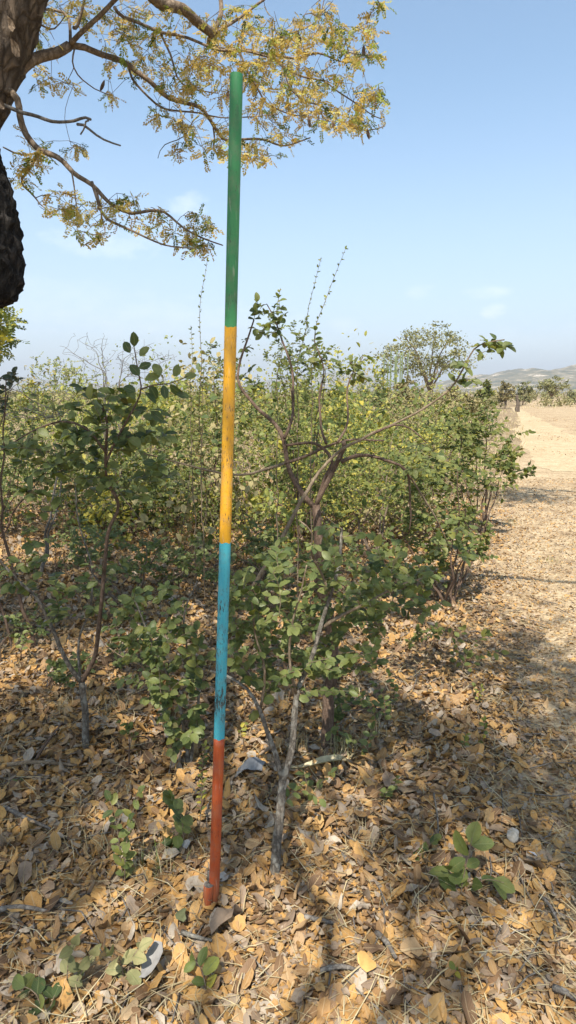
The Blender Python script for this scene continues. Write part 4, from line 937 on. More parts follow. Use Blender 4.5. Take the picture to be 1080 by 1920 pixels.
for k, (x, top, w, Y, mt, lb) in enumerate(((760, 700, 70, 24, 'leaf_straw', 'dry brown scrub at the foot of the hazy tree'), (850, 716, 60, 26, 'leaf_straw', 'pale dry bush right of the hazy tree'), (715, 694, 40, 20, 'leaf_olive', 'olive bush just left of the candelabra plant'),
        (640, 716, 60, 22, 'leaf_yellow', 'low yellow green bush behind the dark rounded shrub'), (480, 712, 80, 20, 'leaf_yellow', 'yellow green bush seen just right of the pole'), (400, 716, 80, 22, 'leaf_yellow', 'yellow green bush seen just left of the pole'),
        (300, 712, 90, 20, 'leaf_yellow', 'yellow green bush behind the raised sprig'), (215, 716, 80, 24, 'leaf_olive', 'olive bush behind the dead grey shrub'), (60, 714, 80, 20, 'leaf_yellow', 'yellow bush under the flat topped bush at left'), (-10, 722, 70, 24, 'leaf_straw', 'straw coloured bush at the left edge'),
        (560, 708, 60, 26, 'leaf_olive', 'olive bush behind the tall upright shrub'), (880, 735, 60, 20, 'leaf_straw', 'low straw coloured bush beside the start of the track'), (820, 740, 60, 17, 'leaf_yellow', 'yellow green low bush in front of the hazy tree'))):
    far_tree('scrub_bush', x, 760, top, w, Y, lb, mt, 'bush', 70, .075*Y/20+.02, cat='bush', group='scrub bushes in the middle distance', per=22, trunk=.06)

def euphorbia():
    Y = 27; c = W(733, 800, Y); base = np.array([c[0], Y, -.05]); root = thing('candelabra_plant', base, 'pale green candelabra plant with upright arms left of the hazy tree', 'plant')
    m, nt, b, out = nodes('succulent skin'); b.inputs['Base Color'].default_value = (.15, .185, .085, 1); b.inputs['Roughness'].default_value = .7
    top = W(733, 655, Y)[2]; a = Acc(); tube(a, [base, base+np.array([.05, 0, top*.35])], [.1, .08], 8); a.build('trunk', M['bark_limb'], root)
    for k in range(15):
        an = k*2.4; r = .12+.5*(k/15); a = Acc(); s = base+np.array([.05, 0, top*rng.uniform(.25, .38)]); e = s+np.array([math.cos(an)*r, math.sin(an)*r, 0])
        tube(a, catmull([s, e*.7+s*.3+np.array([0, 0, .1]), e+np.array([0, 0, .45]), np.array([e[0]*1.0, e[1], top*rng.uniform(.74, 1.0)])], .12), .026, 6); a.build('arm', m, root)
euphorbia()

def mound():
    c = W(967, 800, 50); root_l = np.array([c[0], 50, -.05])
    a = Acc(); h = W(967, 739, 50)[2]
    tube(a, catmull([root_l, root_l+[.03, 0, h*.5], root_l+[-.08, 0, h]], .12), np.linspace(.2, .08, len(catmull([root_l, root_l+[.03, 0, h*.5], root_l+[-.08, 0, h]], .12))), 14, bump=.5, bfreq=3)
    tag(a.build('termite_mound', M['bark_trunk'], origin=root_l), 'small dark grey mound beyond the end of the track', 'mound')
mound()

# far scrub that reads as one mass, and dry grass round the track end
def scrub_mass():
    lv = Leaves()
    for _ in range(1100):
        Y = 28*math.exp(rng.uniform(0, 2.6)); x = rng.uniform(-.75, .75)*Y
        if abs(x-track_edge(min(Y, 119))-4) < 6 and Y < 63: continue
        h = rng.uniform(.6, 1.7)*(1 if Y < 90 else 1.6); w = h*rng.uniform(.7, 1.4); m = 70
        q = rng.normal(0, 1, (m, 3)); q /= np.linalg.norm(q, axis=1)[:, None]; q *= rng.uniform(.3, 1, (m, 1))
        P = np.array([x, Y, h*.45]) + q*np.array([w*.6, w*.6, h*.5]); P[:, 2] = np.maximum(P[:, 2], .02)
        lv.add(P, rng.normal(0, 1, (m, 3)), np.array([0, 0, 1.])+rng.normal(0, .6, (m, 3)), (.09+.0022*Y)*rng.uniform(.6, 1.3, m), np.clip(rng.random()+rng.normal(0, .15, m), 0, 1))
    B, T, S, C = lv.arrays(); sel = rng.random(len(T)) < .5
    for nm, mt, s_ in (('far_scrub', 'leaf_olive', sel), ('far_dry_scrub', 'leaf_straw', ~sel)):
        a = Acc(); mass(a, B[s_], T[s_], S[s_], C[s_], 'ovate_lite'); tag(a.build(nm, M[mt]), 'low scrub filling the plain out to the hills' if nm == 'far_scrub' else 'dry straw coloured scrub filling the plain', kind='stuff')
scrub_mass()
def thicket():
    lv = Leaves(); tw = Acc(); spec = []
    n = 0
    while n < 270:
        Y = 5.4*math.exp(rng.uniform(0, 1.65)); x = rng.uniform(-.62, .5)*Y
        if x > track_edge(Y) - .5 - .03*Y: continue
        if abs(540+F*x/Y - 75) < 55 and rng.random() < .8: continue
        n += 1; h = (.4+1.15*rng.random()**1.3)*(1+.012*Y)*(1+.7*mn.noise(Vector((x*.45, Y*.3, 2)))); w = h*rng.uniform(.75, 1.3); m = 400; fs = rng.choice([.75, 1.0, 1.5, 2.0]); keepm = int(.8*m/fs);
        if n > 244: Y = rng.uniform(7, 12); x = (rng.uniform(40, 760)-540)/F*Y; h = rng.uniform(1.75, 2.25); w = h*.42; keepm = 260
        if True:  sp = .5+.5*mn.noise(Vector((x*.5, Y*.35, 17)))*1.8; spec.append(sp + rng.normal(0, .18))
        q = rng.normal(0, 1, (m, 3)); q /= np.linalg.norm(q, axis=1)[:, None]; q *= rng.uniform(.35, 1, (m, 1))**.45*(1+.35*np.array([[mn.noise(Vector(p*2.2)+Vector((n*3.1, 0, 0)))] for p in q]))
        P = np.array([x, Y, h*.5]) + q*np.array([w*.6, w*.6, h*.52])
        P += .16*np.array([[mn.noise(Vector(p*4)), mn.noise(Vector(p*4+7)), mn.noise(Vector(p*4+13))] for p in P]); P[:, 2] = np.where(P[:, 2] > h*.97, h*rng.uniform(.45, .97, m), np.maximum(P[:, 2], .02))
        lv.add(P, rng.normal(0, 1, (m, 3))+q*.6, np.array([0, -.45, 1.])+rng.normal(0, .5, (m, 3)), (.028+.0015*Y)*fs*rng.uniform(.55, 1.3, m)*(np.arange(m) < keepm), np.clip(rng.random()+rng.normal(0, .1, m), 0, 1))
        for k in range(3):
            e = P[rng.integers(0, m)]; tube(tw, [np.array([x, Y, -.02])+rng.normal(0, .04, 3)*[1, 1, 0], np.array([x, Y, 0])*.5+e*.5+rng.normal(0, .05, 3), e+np.array([0, 0, .1])], [.005, .004, .0015], 3, cap=False)
    B, T, S, C = lv.arrays(); u = np.array(spec)[np.arange(len(T))//400]; ok = S > 0; B, T, S, C, u = B[ok], T[ok], S[ok], C[ok], u[ok]
    for nm, mt, s_ in (('thicket', 'leaf_yellow', u < .55), ('green_thicket', 'leaf_mid', (u >= .55) & (u < .82)), ('dry_thicket', 'leaf_straw', u >= .82)):
        a = Acc(); mass(a, B[s_], T[s_], S[s_], C[s_], 'ovate_lite'); tag(a.build(nm, M[mt]), {'thicket': 'yellow green thicket filling the ground behind the nearer shrubs', 'green_thicket': 'green thicket filling the ground behind the nearer shrubs', 'dry_thicket': 'dry brown thicket between the green scrub'}[nm], kind='stuff')
    tag(tw.build('thicket_twigs', M['twig']), 'thin stems inside the thicket', kind='stuff')
thicket()

def blades(acc, P, h, w, lean, rnd):
    n = len(P); an = rng.uniform(0, 6.28, n); d = np.stack([np.cos(an), np.sin(an), 0*an], 1); s = np.stack([-np.sin(an), np.cos(an), 0*an], 1)*w
    h = np.broadcast_to(h, (n,)); ln = np.abs(rng.normal(0, lean, n))*h
    p1 = P + d*(ln*.35)[:, None] + np.array([0, 0, 1])*(h*.6)[:, None]; p2 = P + d*ln[:, None] + np.array([0, 0, 1])*(h*np.clip(1-.3*ln/h, .2, 1))[:, None]
    V = np.stack([P-s, P+s, p1+s*.7, p1-s*.7, p2], 1).reshape(-1, 3); o = (np.arange(n)*5)[:, None]
    T = np.concatenate([o+[0, 1, 2], o+[0, 2, 3], o+[3, 2, 4]]); acc.add(V, T, rnd=np.repeat(rnd, 5))
def dry_grass():
    a = Acc()
    n = 26000; Y = 8*np.exp(rng.uniform(0, 2.45, n)); x = rng.uniform(-.62, .62, n)*Y; e = track_edge(np.minimum(Y, 119))
    k = (x < e+.1) | (x > e+5+Y*.07) | (Y > 60); P = np.stack([x, Y, 0*x], 1)[k]; Y = Y[k]
    blades(a, P, rng.uniform(.05, .22, len(P)), .0016+.00035*Y[:, None], 1.1, rng.beta(2, 2, len(P))*.85)
    tag(a.build('dry_grass', M['straw']), 'thin dry grass over the plain beyond the shrubs', kind='stuff')
dry_grass()

# ------------------------------------------------------------------ leaf litter
def litter():
    n = 150000
    Y = np.concatenate([rng.uniform(.7, 3.4, 46000), rng.uniform(3.4, 8.5, 72000), rng.uniform(8.5, 14, 18000)])
    npile = 150; Y = np.concatenate([Y, np.zeros(npile)])
    half = np.where(Y < 3.4, .55*Y+.45, .52*Y+.4); X = rng.uniform(-1, 1, len(Y))*half; foot = G(398, 1698); X[-npile:] = foot[0] + rng.normal(0, .06, npile); Y[-npile:] = foot[1] + rng.normal(.015, .06, npile)
    e = track_edge(Y); dt = X-e
    keep = np.where(dt < -.3, 1.0, np.interp(dt, [-.6, .1, .6, 2.0], [1.0, .55, .22, .10]))
    keep *= np.interp(Y, [0, 8, 11, 14], [1, .9, .5, .25])*np.where(dt > 0, np.interp(Y, [0, 8, 11, 13.5], [1, .9, .5, .12]), 1)
    patch = np.array([mn.noise(Vector((x*1.1, y*1.1, 3.3))) for x, y in zip(X, Y)])
    keep *= np.clip(.95+1.0*patch, .28, 1)
    k = rng.random(len(Y)) < keep; X, Y, dt = X[k], Y[k], dt[k]; n = len(X)
    S = np.exp(rng.normal(math.log(.0325), .42, n)); S = np.clip(S, .012, .07)*np.interp(dt, [-.4, .6], [1, .52])
    Z = hgt(X, Y) + .004 + rng.beta(1.2, 2.2, n)*.034*np.interp(dt, [-.5, .3], [1, .35]) + .030*np.exp(-((X-foot[0])**2+(Y-foot[1]-.02)**2)/.0050)*rng.random(n)
    tilt = np.interp(dt, [-.5, .5], [.30, .18]); Nn = np.stack([rng.normal(0, 1, n)*tilt, rng.normal(0, 1, n)*tilt, np.ones(n)], 1)
    an = rng.uniform(0, 6.283, n); D = np.stack([np.cos(an), np.sin(an), 0*an], 1); D -= Nn*((D*Nn).sum(1)/(Nn*Nn).sum(1))[:, None]
    flip = rng.random(n) < .4; Nn[flip] *= -1
    pt2 = np.array([mn.noise(Vector((x*1.7, y*1.7, 13.3))) for x, y in zip(X, Y)])
    C = np.clip(rng.beta(1.4, 1.35, n) + .22*pt2 + np.interp(dt, [-.5, .8], [0, .2]), 0, .995)
    lv = Leaves(); lv.add(np.stack([X, Y, Z], 1), D, Nn, S, C); B, T, S, C = lv.arrays(); B = B*np.stack([np.exp(rng.normal(0, .28, n)), np.ones(n), np.exp(rng.normal(0, .3, n))], -1)[:, None, :]
    u, v, z = proj(T); px = S*F/np.maximum(z, .05); ok = (u > 15) & (u < 1065) & (v < 1905) & (v > 0) & (z > .2)
    # prefer the upper layer, which is what one sees
    score = np.where(ok, px*(.6+(Z-hgt(X, Y))/.04), -1); sel = np.argsort(-score)[:292]
    words = {0: 'blackish brown', 1: 'dark brown', 2: 'brown', 3: 'chestnut brown', 4: 'ochre', 5: 'golden tan', 6: 'sandy tan', 7: 'grey brown', 8: 'pale grey', 9: 'bleached grey'}
    marks = [((400, 1700), 'the foot of the pole'), ((512, 1650), 'the foot of the grey stem'), ((275, 1850), 'the silvery white leaf'), ((370, 1775), 'the pale curved stick'), ((890, 1640), 'the bright green seedling'), ((960, 1595), 'the white stone'),
             ((40, 1722), 'the dark straight stick'), ((140, 1830), 'the dull green seedling'), ((1060, 1890), 'the bottom right stick'), ((725, 1795), 'the short broken stick'), ((640, 1842), 'the level grey stick'), ((705, 1845), 'the bright orange leaf'),
             ((830, 1860), 'the pale slanting stalk'), ((70, 1890), 'the bottom left seedling'), ((590, 1748), 'the short brown stick'), ((380, 1840), 'the fading yellow seedling'), ((852, 1835), 'the tiny green sprout'), ((225, 1610), 'the blue green seedling'), ((790, 1610), 'the small dark seedling'), ((1035, 1730), 'the right edge stick'), ((500, 1880), 'the middle of the bottom edge'), ((960, 1880), 'the bottom edge at right')]
    for i in sel:
        c = min(9, int(C[i]*10)); o = bpy.data.objects.new('fallen_leaf', dry_mesh(c, int(rng.integers(0, 30)))); COL.objects.link(o)
        m = np.eye(4); m[:3, :3] = B[i]*S[i]; m[:3, 3] = T[i]; o.matrix_world = Matrix(m.tolist())
        dm = [math.hypot(u[i]-q[0][0], v[i]-q[0][1]) for q in marks]; mk = marks[int(np.argmin(dm))]; dx, dy = u[i]-mk[0][0], v[i]-mk[0][1]
        side = ('left of' if dx < 0 else 'right of') if abs(dx) > abs(dy) else ('behind' if dy < 0 else 'in front of')
        if 'edge' in mk[1] and 'stick' not in mk[1]: side = 'near'
        sz = 'large' if S[i] > .062 else 'small' if S[i] < .05 else 'mid sized'
        tag(o, f'{sz} {words[c]} dry leaf {side} {mk[1]}', 'leaf', 'dry fallen leaves nearest the camera'); o['dist'] = float(min(dm))
    dup = {}
    for o in bpy.data.objects:
        if o.name.startswith('fallen_leaf') and 'dist' in o: dup.setdefault(o['label'], []).append(o)
    for lb, os_ in dup.items():
        os_.sort(key=lambda o: o['dist'])
        for r_, o in enumerate(os_):
            if len(os_) > 1: o['label'] = lb + ', ' + ('closest', 'second closest', 'third closest', 'fourth closest', 'fifth closest', 'sixth closest')[min(r_, 5)]
            del o['dist']
    rest = np.ones(len(T), bool); rest[sel] = False
    a = Acc(); nearm = rest & (Y < 3.4); mass(a, B[nearm], T[nearm], S[nearm], C[nearm], 'dry')
    f = rest & ~nearm; mass(a, B[f], T[f], S[f], C[f], 'dry_lite')
    tag(a.build('leaf_litter', M['leaf_dry']), 'thick carpet of dry fallen leaves covering the ground', kind='stuff')
    # brown debris strewn over the bare track
    m = 9000; Yd = 8*np.exp(rng.uniform(0, 1.8, m)); Xd = track_edge(Yd) + rng.uniform(.2, 5.5, m)*(1+.04*Yd); kk = np.array([mn.noise(Vector((x*.5, y*.25, 8))) for x, y in zip(Xd, Yd)]) > rng.normal(0.05, .12, m)
    lv = Leaves(); mm = int(kk.sum()); lv.add(np.stack([Xd[kk], Yd[kk], .012+.01*rng.random(mm)], 1), np.stack([rng.normal(0, 1, mm), rng.normal(0, 1, mm), 0*Xd[kk]], 1), np.array([0, 0, 1.])+rng.normal(0, .3, (mm, 3)), rng.uniform(.025, .06, mm), rng.uniform(.05, .55, mm))
    a = Acc(); mass(a, *lv.arrays(), 'dry_lite'); tag(a.build('track_debris', M['leaf_dry']), 'brown leaf and stalk debris strewn over the sandy track', kind='stuff')
    # crumbs: broken leaf bits, straw and twiglets
    m = 90000; Yc = .7+10.5*rng.random(m)**1.3; Xc = rng.uniform(-1, 1, m)*(.55*Yc+.3); lv = Leaves(); an = rng.uniform(0, 6.283, m)
    lv.add(np.stack([Xc, Yc, hgt(Xc, Yc)+.003+.022*rng.random(m)**2], 1), np.stack([np.cos(an), np.sin(an), rng.normal(0, .15, m)], 1), np.array([0, 0, 1.])+rng.normal(0, .4, (m, 3)), rng.uniform(.006, .02, m)*np.interp(Yc, [2, 8], [1, 1.7]), np.clip(rng.beta(1.6, 1.2, m), 0, .99))
    a = Acc(); mass(a, *lv.arrays(), 'dry_lite'); tag(a.build('leaf_crumbs', M['leaf_dry']), 'broken leaf crumbs between the fallen leaves', kind='stuff')
    a = Acc()                                          # thin broken twigs
    for _ in range(420):
        y0 = .9+5.2*rng.random()**1.3; x0 = rng.uniform(-1, 1)*(.52*y0+.3); an = rng.uniform(0, 6.283); ln = rng.uniform(.05, .24); d = np.array([math.cos(an), math.sin(an), 0]); sd_ = np.array([-d[1], d[0], 0])
        p = np.array([x0, y0, float(hgt(x0, y0))+.022]); tube(a, [p, p+d*ln*.5+sd_*rng.normal(0, .012)+[0, 0, .006], p+d*ln+sd_*rng.normal(0, .02)], [.0028, .0024, .0014], 4, rnd=rng.random())
    tag(a.build('twig_litter', M['dead']), 'thin broken twigs scattered in the leaf litter', kind='stuff')
    a = Acc(); m = 9500; Yc = .75+5.5*rng.random(m)**1.3; Xc = rng.uniform(-1, 1, m)*(.55*Yc+.3); an = rng.uniform(0, 6.283, m); ln = rng.uniform(.03, .16, m); wd = rng.uniform(.0006, .0016, m)
    d = np.stack([np.cos(an), np.sin(an), rng.normal(0, .12, m)], 1); sd_ = np.stack([-np.sin(an), np.cos(an), 0*an], 1)*wd[:, None]; P = np.stack([Xc, Yc, hgt(Xc, Yc)+.012+.03*rng.random(m)], 1)
    midp = P + d*(ln*.5)[:, None] + np.stack([rng.normal(0, .006, m), rng.normal(0, .006, m), rng.normal(.003, .004, m)], 1); E = P + d*ln[:, None]
    V = np.stack([P-sd_, P+sd_, midp+sd_, midp-sd_, E], 1).reshape(-1, 3); o = (np.arange(m)*5)[:, None]
    a.add(V, np.concatenate([o+[0, 1, 2], o+[0, 2, 3], o+[3, 2, 4]]), rnd=np.repeat(rng.random(m)*.78, 5)); tag(a.build('straw_litter', M['straw']), 'straw and stalk bits lying among the fallen leaves', kind='stuff')
DRYM = {}
def dry_mesh(c, s):
    key = (c, s % 6)
    if key not in DRYM:
        V, T, LC = PROTO['dry'][(c*3 + (s % 6)*5) % 30]; a = Acc(); a.add(V, T, rnd=c/10+.05, lc=LC); DRYM[key] = a.mesh('fallen_leaf', M['leaf_dry'])
    return DRYM[key]
litter()

# ------------------------------------------------------------------ small things on the ground
def stick(pp, r, label, mat='dead', lift=.02, name='fallen_stick'):
    P = [G(x, y) for x, y in pp]; P = [p + np.array([0, 0, float(hgt(p[0], p[1]))+lift+.008*math.sin(i*1.9)]) for i, p in enumerate(P)]
    c = catmull(P, .02); a = Acc(); tube(a, c, np.linspace(r, r*.6, len(c)), 7, bump=.2, bfreq=60)
    tag(a.build(name, M[mat], origin=P[0]), label, 'stick', 'sticks lying in the leaf litter')
stick([(342, 1762), (362, 1776), (398, 1779)], .007, 'pale curved stick lying below the foot of the pole', 'bark_grey', .035)
stick([(-10, 1725), (40, 1722), (98, 1722)], .008, 'dark straight stick at the left edge below the pole foot', 'dead', .035)
stick([(15, 1450), (70, 1446), (145, 1443)], .009, 'pale stick lying level in the shade at the left', 'bark_tan', .04)
stick([(10, 1525), (45, 1545), (95, 1562)], .008, 'dark stick slanting down towards the right at the left edge', 'dead', .035)
stick([(70, 1440), (92, 1410), (118, 1372)], .006, 'thin dark stick poking up from the litter at the left', 'bark_brown', .05)
stick([(705, 1772), (725, 1795), (742, 1818)], .009, 'short thick broken stick in the litter right of centre', 'dead', .03)
stick([(600, 1842), (640, 1840), (685, 1846)], .007, 'grey stick lying level near the bottom centre', 'dead', .035)
stick([(1035, 1875), (1060, 1888), (1095, 1902)], .009, 'grey stick in the bottom right corner', 'dead', .03)
stick([(800, 1885), (825, 1860), (850, 1838)], .0025, 'thin pale stalk slanting up at the bottom right', 'straw', .04)
stick([(812, 1520), (818, 1560), (822, 1600)], .0035, 'thin grey twig standing nearly upright in the litter', 'dead', .04)
stick([(560, 1740), (590, 1750), (625, 1752)], .008, 'short brown stick below the grey stem', 'dead', .03)
stick([(1010, 1700), (1030, 1725), (1050, 1760)], .005, 'thin stick at the right edge of the litter', 'dead', .025)
stick([(640, 1870), (670, 1850), (705, 1822)], .002, 'very thin pale stalk at the bottom centre', 'straw', .045)

def scrap():
    g = G(468, 1450); c = W(468, 1442, g[1]-.02); a = Acc(); m, nt, b, out = nodes('grey sheet'); b.inputs['Roughness'].default_value = .55
    tc = N(nt, 'ShaderNodeTexCoord'); no = N(nt, 'ShaderNodeTexNoise', Scale=40.0, Detail=6.0); nt.links.new(tc.outputs['Object'], no.inputs['Vector'])
    nt.links.new(ramp(nt, no.outputs['Fac'], [(.3, (.13, .135, .14)), (.7, (.25, .255, .265))]), b.inputs['Base Color']); bumpn(nt, b, no.outputs['Fac'], .5, .01)
    n1, n2 = 18, 9; s = np.linspace(0, 1, n1)
    cp = catmull(path([(438, 1475), (440, 1455), (455, 1432), (472, 1420), (495, 1430)], [g[1]-.06, g[1]]), .004); idx = np.linspace(0, len(cp)-1, n1).astype(int); cp = cp[idx]
    V = np.zeros((n1, n2, 3))
    for i in range(n1):
        w = np.interp(s[i], [0, .3, .7, 1], [.018, .025, .05, .035])
        for j in range(n2):
            t = j/(n2-1)*2-1; V[i, j] = cp[i] + np.array([.25*t*w + .006*mn.noise(Vector((i*.5, j*.7, 1))), t*w*.75, -abs(t)**1.6*w*.55 + .008*mn.noise(Vector((i*.4, j*.6, 5)))])
    k = np.arange(n1-1)[:, None]*n2 + np.arange(n2-1)[None, :]; a.add(V, quads=np.stack([k, k+1, k+n2+1, k+n2], -1)); V2 = V.copy(); V2[..., 2] -= .002; a.add(V2, quads=np.stack([k, k+n2, k+n2+1, k+1], -1))
    tag(a.build('grey_scrap', m, origin=c), 'bent grey scrap of sheet lying between the pole and the grey stem', 'scrap')
scrap()
def husk():
    P = catmull([G(x, y) + np.array([0, 0, z]) for x, y, z in ((538, 1452, .03), (565, 1458, .045), (600, 1456, .06), (632, 1446, .05), (658, 1440, .03))], .006); n = len(P); t = np.linspace(0, 1, n)
    w = np.interp(t, [0, .2, .5, .8, 1], [.004, .008, .021, .019, .006]); a = Acc(); V = np.zeros((n, 7, 3))
    for j in range(7):
        q = j/6*2-1; V[:, j] = P + np.stack([0*t, q*w, .012*(q*q)*w/.02*1.0 + .002*np.sin(j*2.2)+0*t], 1)
    k = np.arange(n-1)[:, None]*7 + np.arange(6)[None, :]; a.add(V, quads=np.stack([k, k+1, k+8, k+7], -1), rnd=.72)
    tag(a.build('dry_husk', M['straw'], origin=P[0]), 'long pale yellow dry husk leaf lying right of the grey stem', 'leaf')
husk()
def big_leaf(x, y, size, ang, col, label, proto=3, tilt=(.2, -.3)):
    g = G(x, y); m, nt, b, out = nodes('special leaf'); geo = N(nt, 'ShaderNodeNewGeometry'); no = N(nt, 'ShaderNodeTexNoise', Scale=60.0, Detail=6.0); nt.links.new(geo.outputs['Position'], no.inputs['Vector'])
    nt.links.new(ramp(nt, no.outputs['Fac'], [(.3, tuple(c*.75 for c in col)), (.7, col)]), b.inputs['Base Color']); b.inputs['Roughness'].default_value = .7; bumpn(nt, b, no.outputs['Fac'], .4, .004)
    V, T, LC = PROTO['dry'][proto]; a = Acc(); a.add(V, T, lc=LC); o = a.build('fallen_leaf', m)
    o.matrix_world = Matrix.Translation((g[0], g[1], float(hgt(g[0], g[1]))+.045)) @ Matrix.Rotation(ang, 4, 'Z') @ Matrix.Rotation(tilt[0], 4, 'X') @ Matrix.Rotation(tilt[1], 4, 'Y') @ Matrix.Diagonal((size*1.35, size, size, 1))
    tag(o, label, 'leaf')
big_leaf(262, 1862, .085, -.9, (.27, .262, .255), 'broad silvery white upturned leaf near the bottom left', 8, (.35, -.15))
big_leaf(345, 1748, .05, .4, (.13, .14, .06), 'small olive green fallen leaf left of the pale curved stick', 6)
big_leaf(452, 1735, .10, 2.2, (.26, .19, .13), 'large brown curled leaf leaning beside the foot of the pole', 7, (.5, .5))
big_leaf(705, 1845, .055, 1.2, (.58, .33, .10), 'bright orange tan leaf standing out near the bottom centre', 4)
big_leaf(430, 1660, .04, 2.0, (.5, .43, .36), 'pale leaf just right of the pole stub', 9)
big_leaf(350, 1605, .04, .2, (.34, .34, .34), 'whitish grey leaf left of the red band of the pole', 5)
big_leaf(1000, 1632, .045, 2.5, (.46, .46, .47), 'pale blue grey leaf below the white stone', 0)

def stone():
    g = G(960, 1597); me = bpy.data.meshes.new('stone'); import bmesh
    bm = bmesh.new(); bmesh.ops.create_icosphere(bm, subdivisions=3, radius=1)
    for v in bm.verts:
        n = mn.noise(v.co*1.3)*.28 + mn.noise(v.co*3.1)*.1; v.co *= 1+n; v.co.x *= .019; v.co.y *= .026; v.co.z *= .014
    for f in bm.faces: f.smooth = True
    bm.to_mesh(me); bm.free(); m, nt, b, out = nodes('pale stone'); no = N(nt, 'ShaderNodeTexNoise', Scale=90.0, Detail=6.0); tc = N(nt, 'ShaderNodeTexCoord'); nt.links.new(tc.outputs['Object'], no.inputs['Vector'])
    nt.links.new(ramp(nt, no.outputs['Fac'], [(.3, (.33, .28, .21)), (.65, (.5, .44, .36))]), b.inputs['Base Color']); b.inputs['Roughness'].default_value = .9; bumpn(nt, b, no.outputs['Fac'], .5, .003)
    me.materials.append(m); o = link('stone', me); o.location = (g[0], g[1], float(hgt(g[0], g[1]))+.042); o.rotation_euler = (.2, .1, -.6)
    tag(o, 'small rounded whitish stone on the litter at the right', 'stone')
stone()

# seedlings and grass tufts
def seedling(gx, gy, twigs, size, label, kind='ovate', mat='leaf_green', crange=(0, .9), hgt_px=None, name='seedling'):
    g = G(gx, gy); base = sunk(g, .01); root = thing(name, base, label, 'seedling', 'seedlings sprouting through the leaf litter'); pl = Plant(root)
    for q in twigs:
        p = path(q, [g[1], g[1]+rng.normal()*.03]); c = pl.stem([base] + p, .0022, .0009, M['bark_tan'], 'stem', 5, jit=.004, step=.02)
        pl.leaf_twig(c, size, start=.25*np.linalg.norm(np.diff(c, axis=0), axis=1).sum(), spacing=.5, droop=.1, crange=crange, flat=.6)
    pl.finish(kind, M[mat], M['twig'])
seedling(232, 1650, [[(225, 1590), (215, 1530), (205, 1500)], [(240, 1560), (255, 1500), (262, 1478)], [(235, 1610), (225, 1600)]], .036, 'blue green seedling in the litter left of the red band')
seedling(345, 1590, [[(342, 1540), (330, 1510), (322, 1495)], [(330, 1560), (322, 1575)]], .046, 'dark broad leaved seedling just left of the red band', 'round', crange=(0, .5))
seedling(372, 1560, [[(378, 1500), (380, 1440), (384, 1395)]], .022, 'thin yellow green shoot hugging the left side of the pole', 'long', 'leaf_yellow')
seedling(862, 1690, [[(868, 1650), (880, 1600), (885, 1570)], [(880, 1660), (915, 1648), (945, 1655)], [(850, 1650), (838, 1625)]], .066, 'large leaved bright green seedling at the lower right', 'ovate', 'leaf_mid', crange=(.6, .95))
seedling(790, 1620, [[(800, 1590), (815, 1575)], [(785, 1600), (772, 1595)]], .036, 'small dark seedling left of the bright green one', 'round', crange=(0, .5))
seedling(125, 1870, [[(160, 1810), (175, 1790)], [(130, 1800), (140, 1770)], [(90, 1850), (50, 1860)]], .036, 'dull green seedling at the bottom left', 'ovate', 'leaf_olive', crange=(.3, .9))
seedling(235, 1850, [[(245, 1800), (268, 1770)], [(225, 1800), (205, 1785)]], .046, 'olive leaved seedling beside the silvery white leaf', 'ovate', 'leaf_olive', crange=(.2, .8))
seedling(85, 1900, [[(70, 1865), (45, 1850)], [(100, 1880), (105, 1860)]], .042, 'dark round leaved seedling in the bottom left corner', 'round', crange=(0, .3))
seedling(390, 1870, [[(380, 1820), (365, 1800)]], .045, 'fading yellow seedling at the bottom centre left', 'ovate', 'leaf_yellow', crange=(.3, .9))
seedling(725, 1520, [[(722, 1495), (728, 1478)], [(735, 1490), (745, 1455)]], .028, 'small green seedling below the husk on the right', 'ovate', crange=(.4, .9))
seedling(590, 1500, [[(600, 1470), (622, 1448)], [(578, 1480), (570, 1450)]], .032, 'fresh green seedling in front of the dry husk', 'ovate', crange=(.3, .9))
seedling(720, 1370, [[(690, 1320), (660, 1290)], [(740, 1300), (730, 1260)], [(720, 1310), (700, 1280)]], .032, 'sparse grey green seedling right of the dark stem', 'ovate', crange=(.2, .95))
seedling(862, 1268, [[(880, 1220), (915, 1185)], [(905, 1230), (940, 1222)], [(850, 1220), (870, 1180)]], .042, 'leaning seedling at the edge of the track', 'ovate', 'leaf_mid')
seedling(895, 1320, [[(893, 1300), (890, 1285)], [(902, 1300), (905, 1285)]], .024, 'tiny lime seedling at the edge of the track', 'ovate', 'leaf_yellow')
seedling(890, 1410, [[(905, 1380), (908, 1350)], [(870, 1400), (872, 1378)]], .026, 'tiny yellow leaved seedling below the tiny lime one', 'ovate', 'leaf_yellow')
seedling(852, 1850, [[(850, 1825), (855, 1815)]], .022, 'tiny green sprout at the bottom right', 'ovate', 'leaf_yellow')
seedling(455, 1390, [[(450, 1370), (460, 1358)], [(462, 1385), (480, 1382)]], .026, 'lime yellow sprig right of the pole where blue meets red', 'ovate', 'leaf_yellow', crange=(.5, 1))
seedling(690, 1430, [[(690, 1390), (700, 1365)], [(675, 1400), (650, 1380)]], .036, 'green seedling right of the base of the dark stem', 'ovate', crange=(.1, .8))
seedling(60, 1470, [[(30, 1460), (5, 1475)]], .03, 'small seedling in the shade at the left edge', 'ovate', crange=(.1, .6))

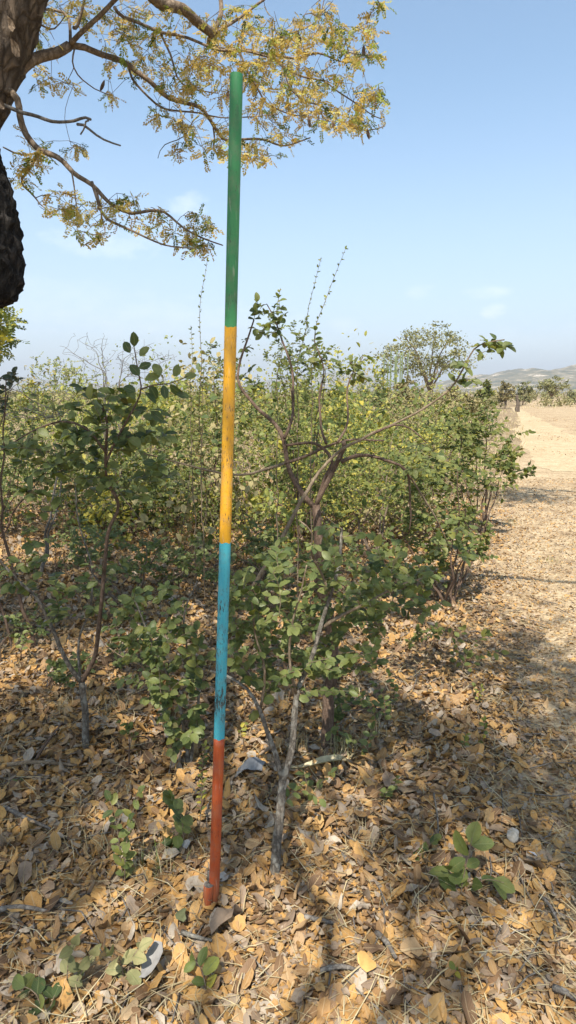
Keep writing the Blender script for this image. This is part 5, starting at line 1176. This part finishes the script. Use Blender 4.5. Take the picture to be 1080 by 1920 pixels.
def tuft(gx, gy, n, h, label, rr=.04, c=(0, .8), lean=.7):
    g = sunk(G(gx, gy), .0); a = Acc(); P = g + np.stack([rng.normal(0, rr, n), rng.normal(0, rr, n), np.full(n, .005)], 1)
    blades(a, P, rng.uniform(.4, 1, n)*h, .0012, lean, rng.uniform(*c, n)); tag(a.build('grass_tuft', M['straw'], origin=g), label, 'grass tuft', 'dry grass tufts in the litter')
tuft(285, 1625, 60, .12, 'straw coloured grass tuft with a few green blades left of the red band', c=(.3, 1))
tuft(165, 1590, 40, .10, 'thin dry grass tuft left of the blue green seedling')
tuft(215, 1340, 50, .13, 'dry grass tuft in the shade below the low shrub')
tuft(118, 1335, 40, .13, 'dry grass tuft beside the gnarled grey shrub foot')
tuft(640, 1430, 50, .14, 'greenish grass tuft at the foot of the dark stem', c=(.4, 1))
tuft(560, 1415, 36, .12, 'grass tuft behind the fork of the grey stem')
tuft(715, 1395, 40, .12, 'dry grass tuft right of the dark stem')
tuft(955, 985, 50, .16, 'yellowish grass tuft on the edge of the track', c=(.4, .95))
tuft(1035, 1055, 40, .05, 'flat green grass tuft lying on the track', .06, (.8, 1))
tuft(470, 1500, 30, .07, 'yellow grass tuft just right of the red band', c=(.3, .8))
tuft(680, 1600, 40, .08, 'pale dry grass tuft in the sunlit litter right of centre', c=(.2, .8))

# ------------------------------------------------------------------ haze over the plain
def haze():
    x, y0, y1, z0, z1 = 4200, -200, 4200, -3, 170
    v = [(-x, y0, z0), (x, y0, z0), (x, y1, z0), (-x, y1, z0), (-x, y0, z1), (x, y0, z1), (x, y1, z1), (-x, y1, z1)]
    a = Acc(); a.add(v, quads=[(0, 3, 2, 1), (4, 5, 6, 7), (0, 1, 5, 4), (1, 2, 6, 5), (2, 3, 7, 6), (3, 0, 4, 7)])
    m = bpy.data.materials.new('haze air'); m.use_nodes = True; nt = m.node_tree; nt.nodes.clear(); out = nt.nodes.new('ShaderNodeOutputMaterial'); pv = nt.nodes.new('ShaderNodeVolumePrincipled')
    pv.inputs['Color'].default_value = (.86, .9, .96, 1); pv.inputs['Density'].default_value = .0004; pv.inputs['Anisotropy'].default_value = .2
    nt.links.new(pv.outputs[0], out.inputs['Volume'])
    tag(a.build('haze', m, smooth=False), 'pale haze over the plain', kind='stuff')
haze()
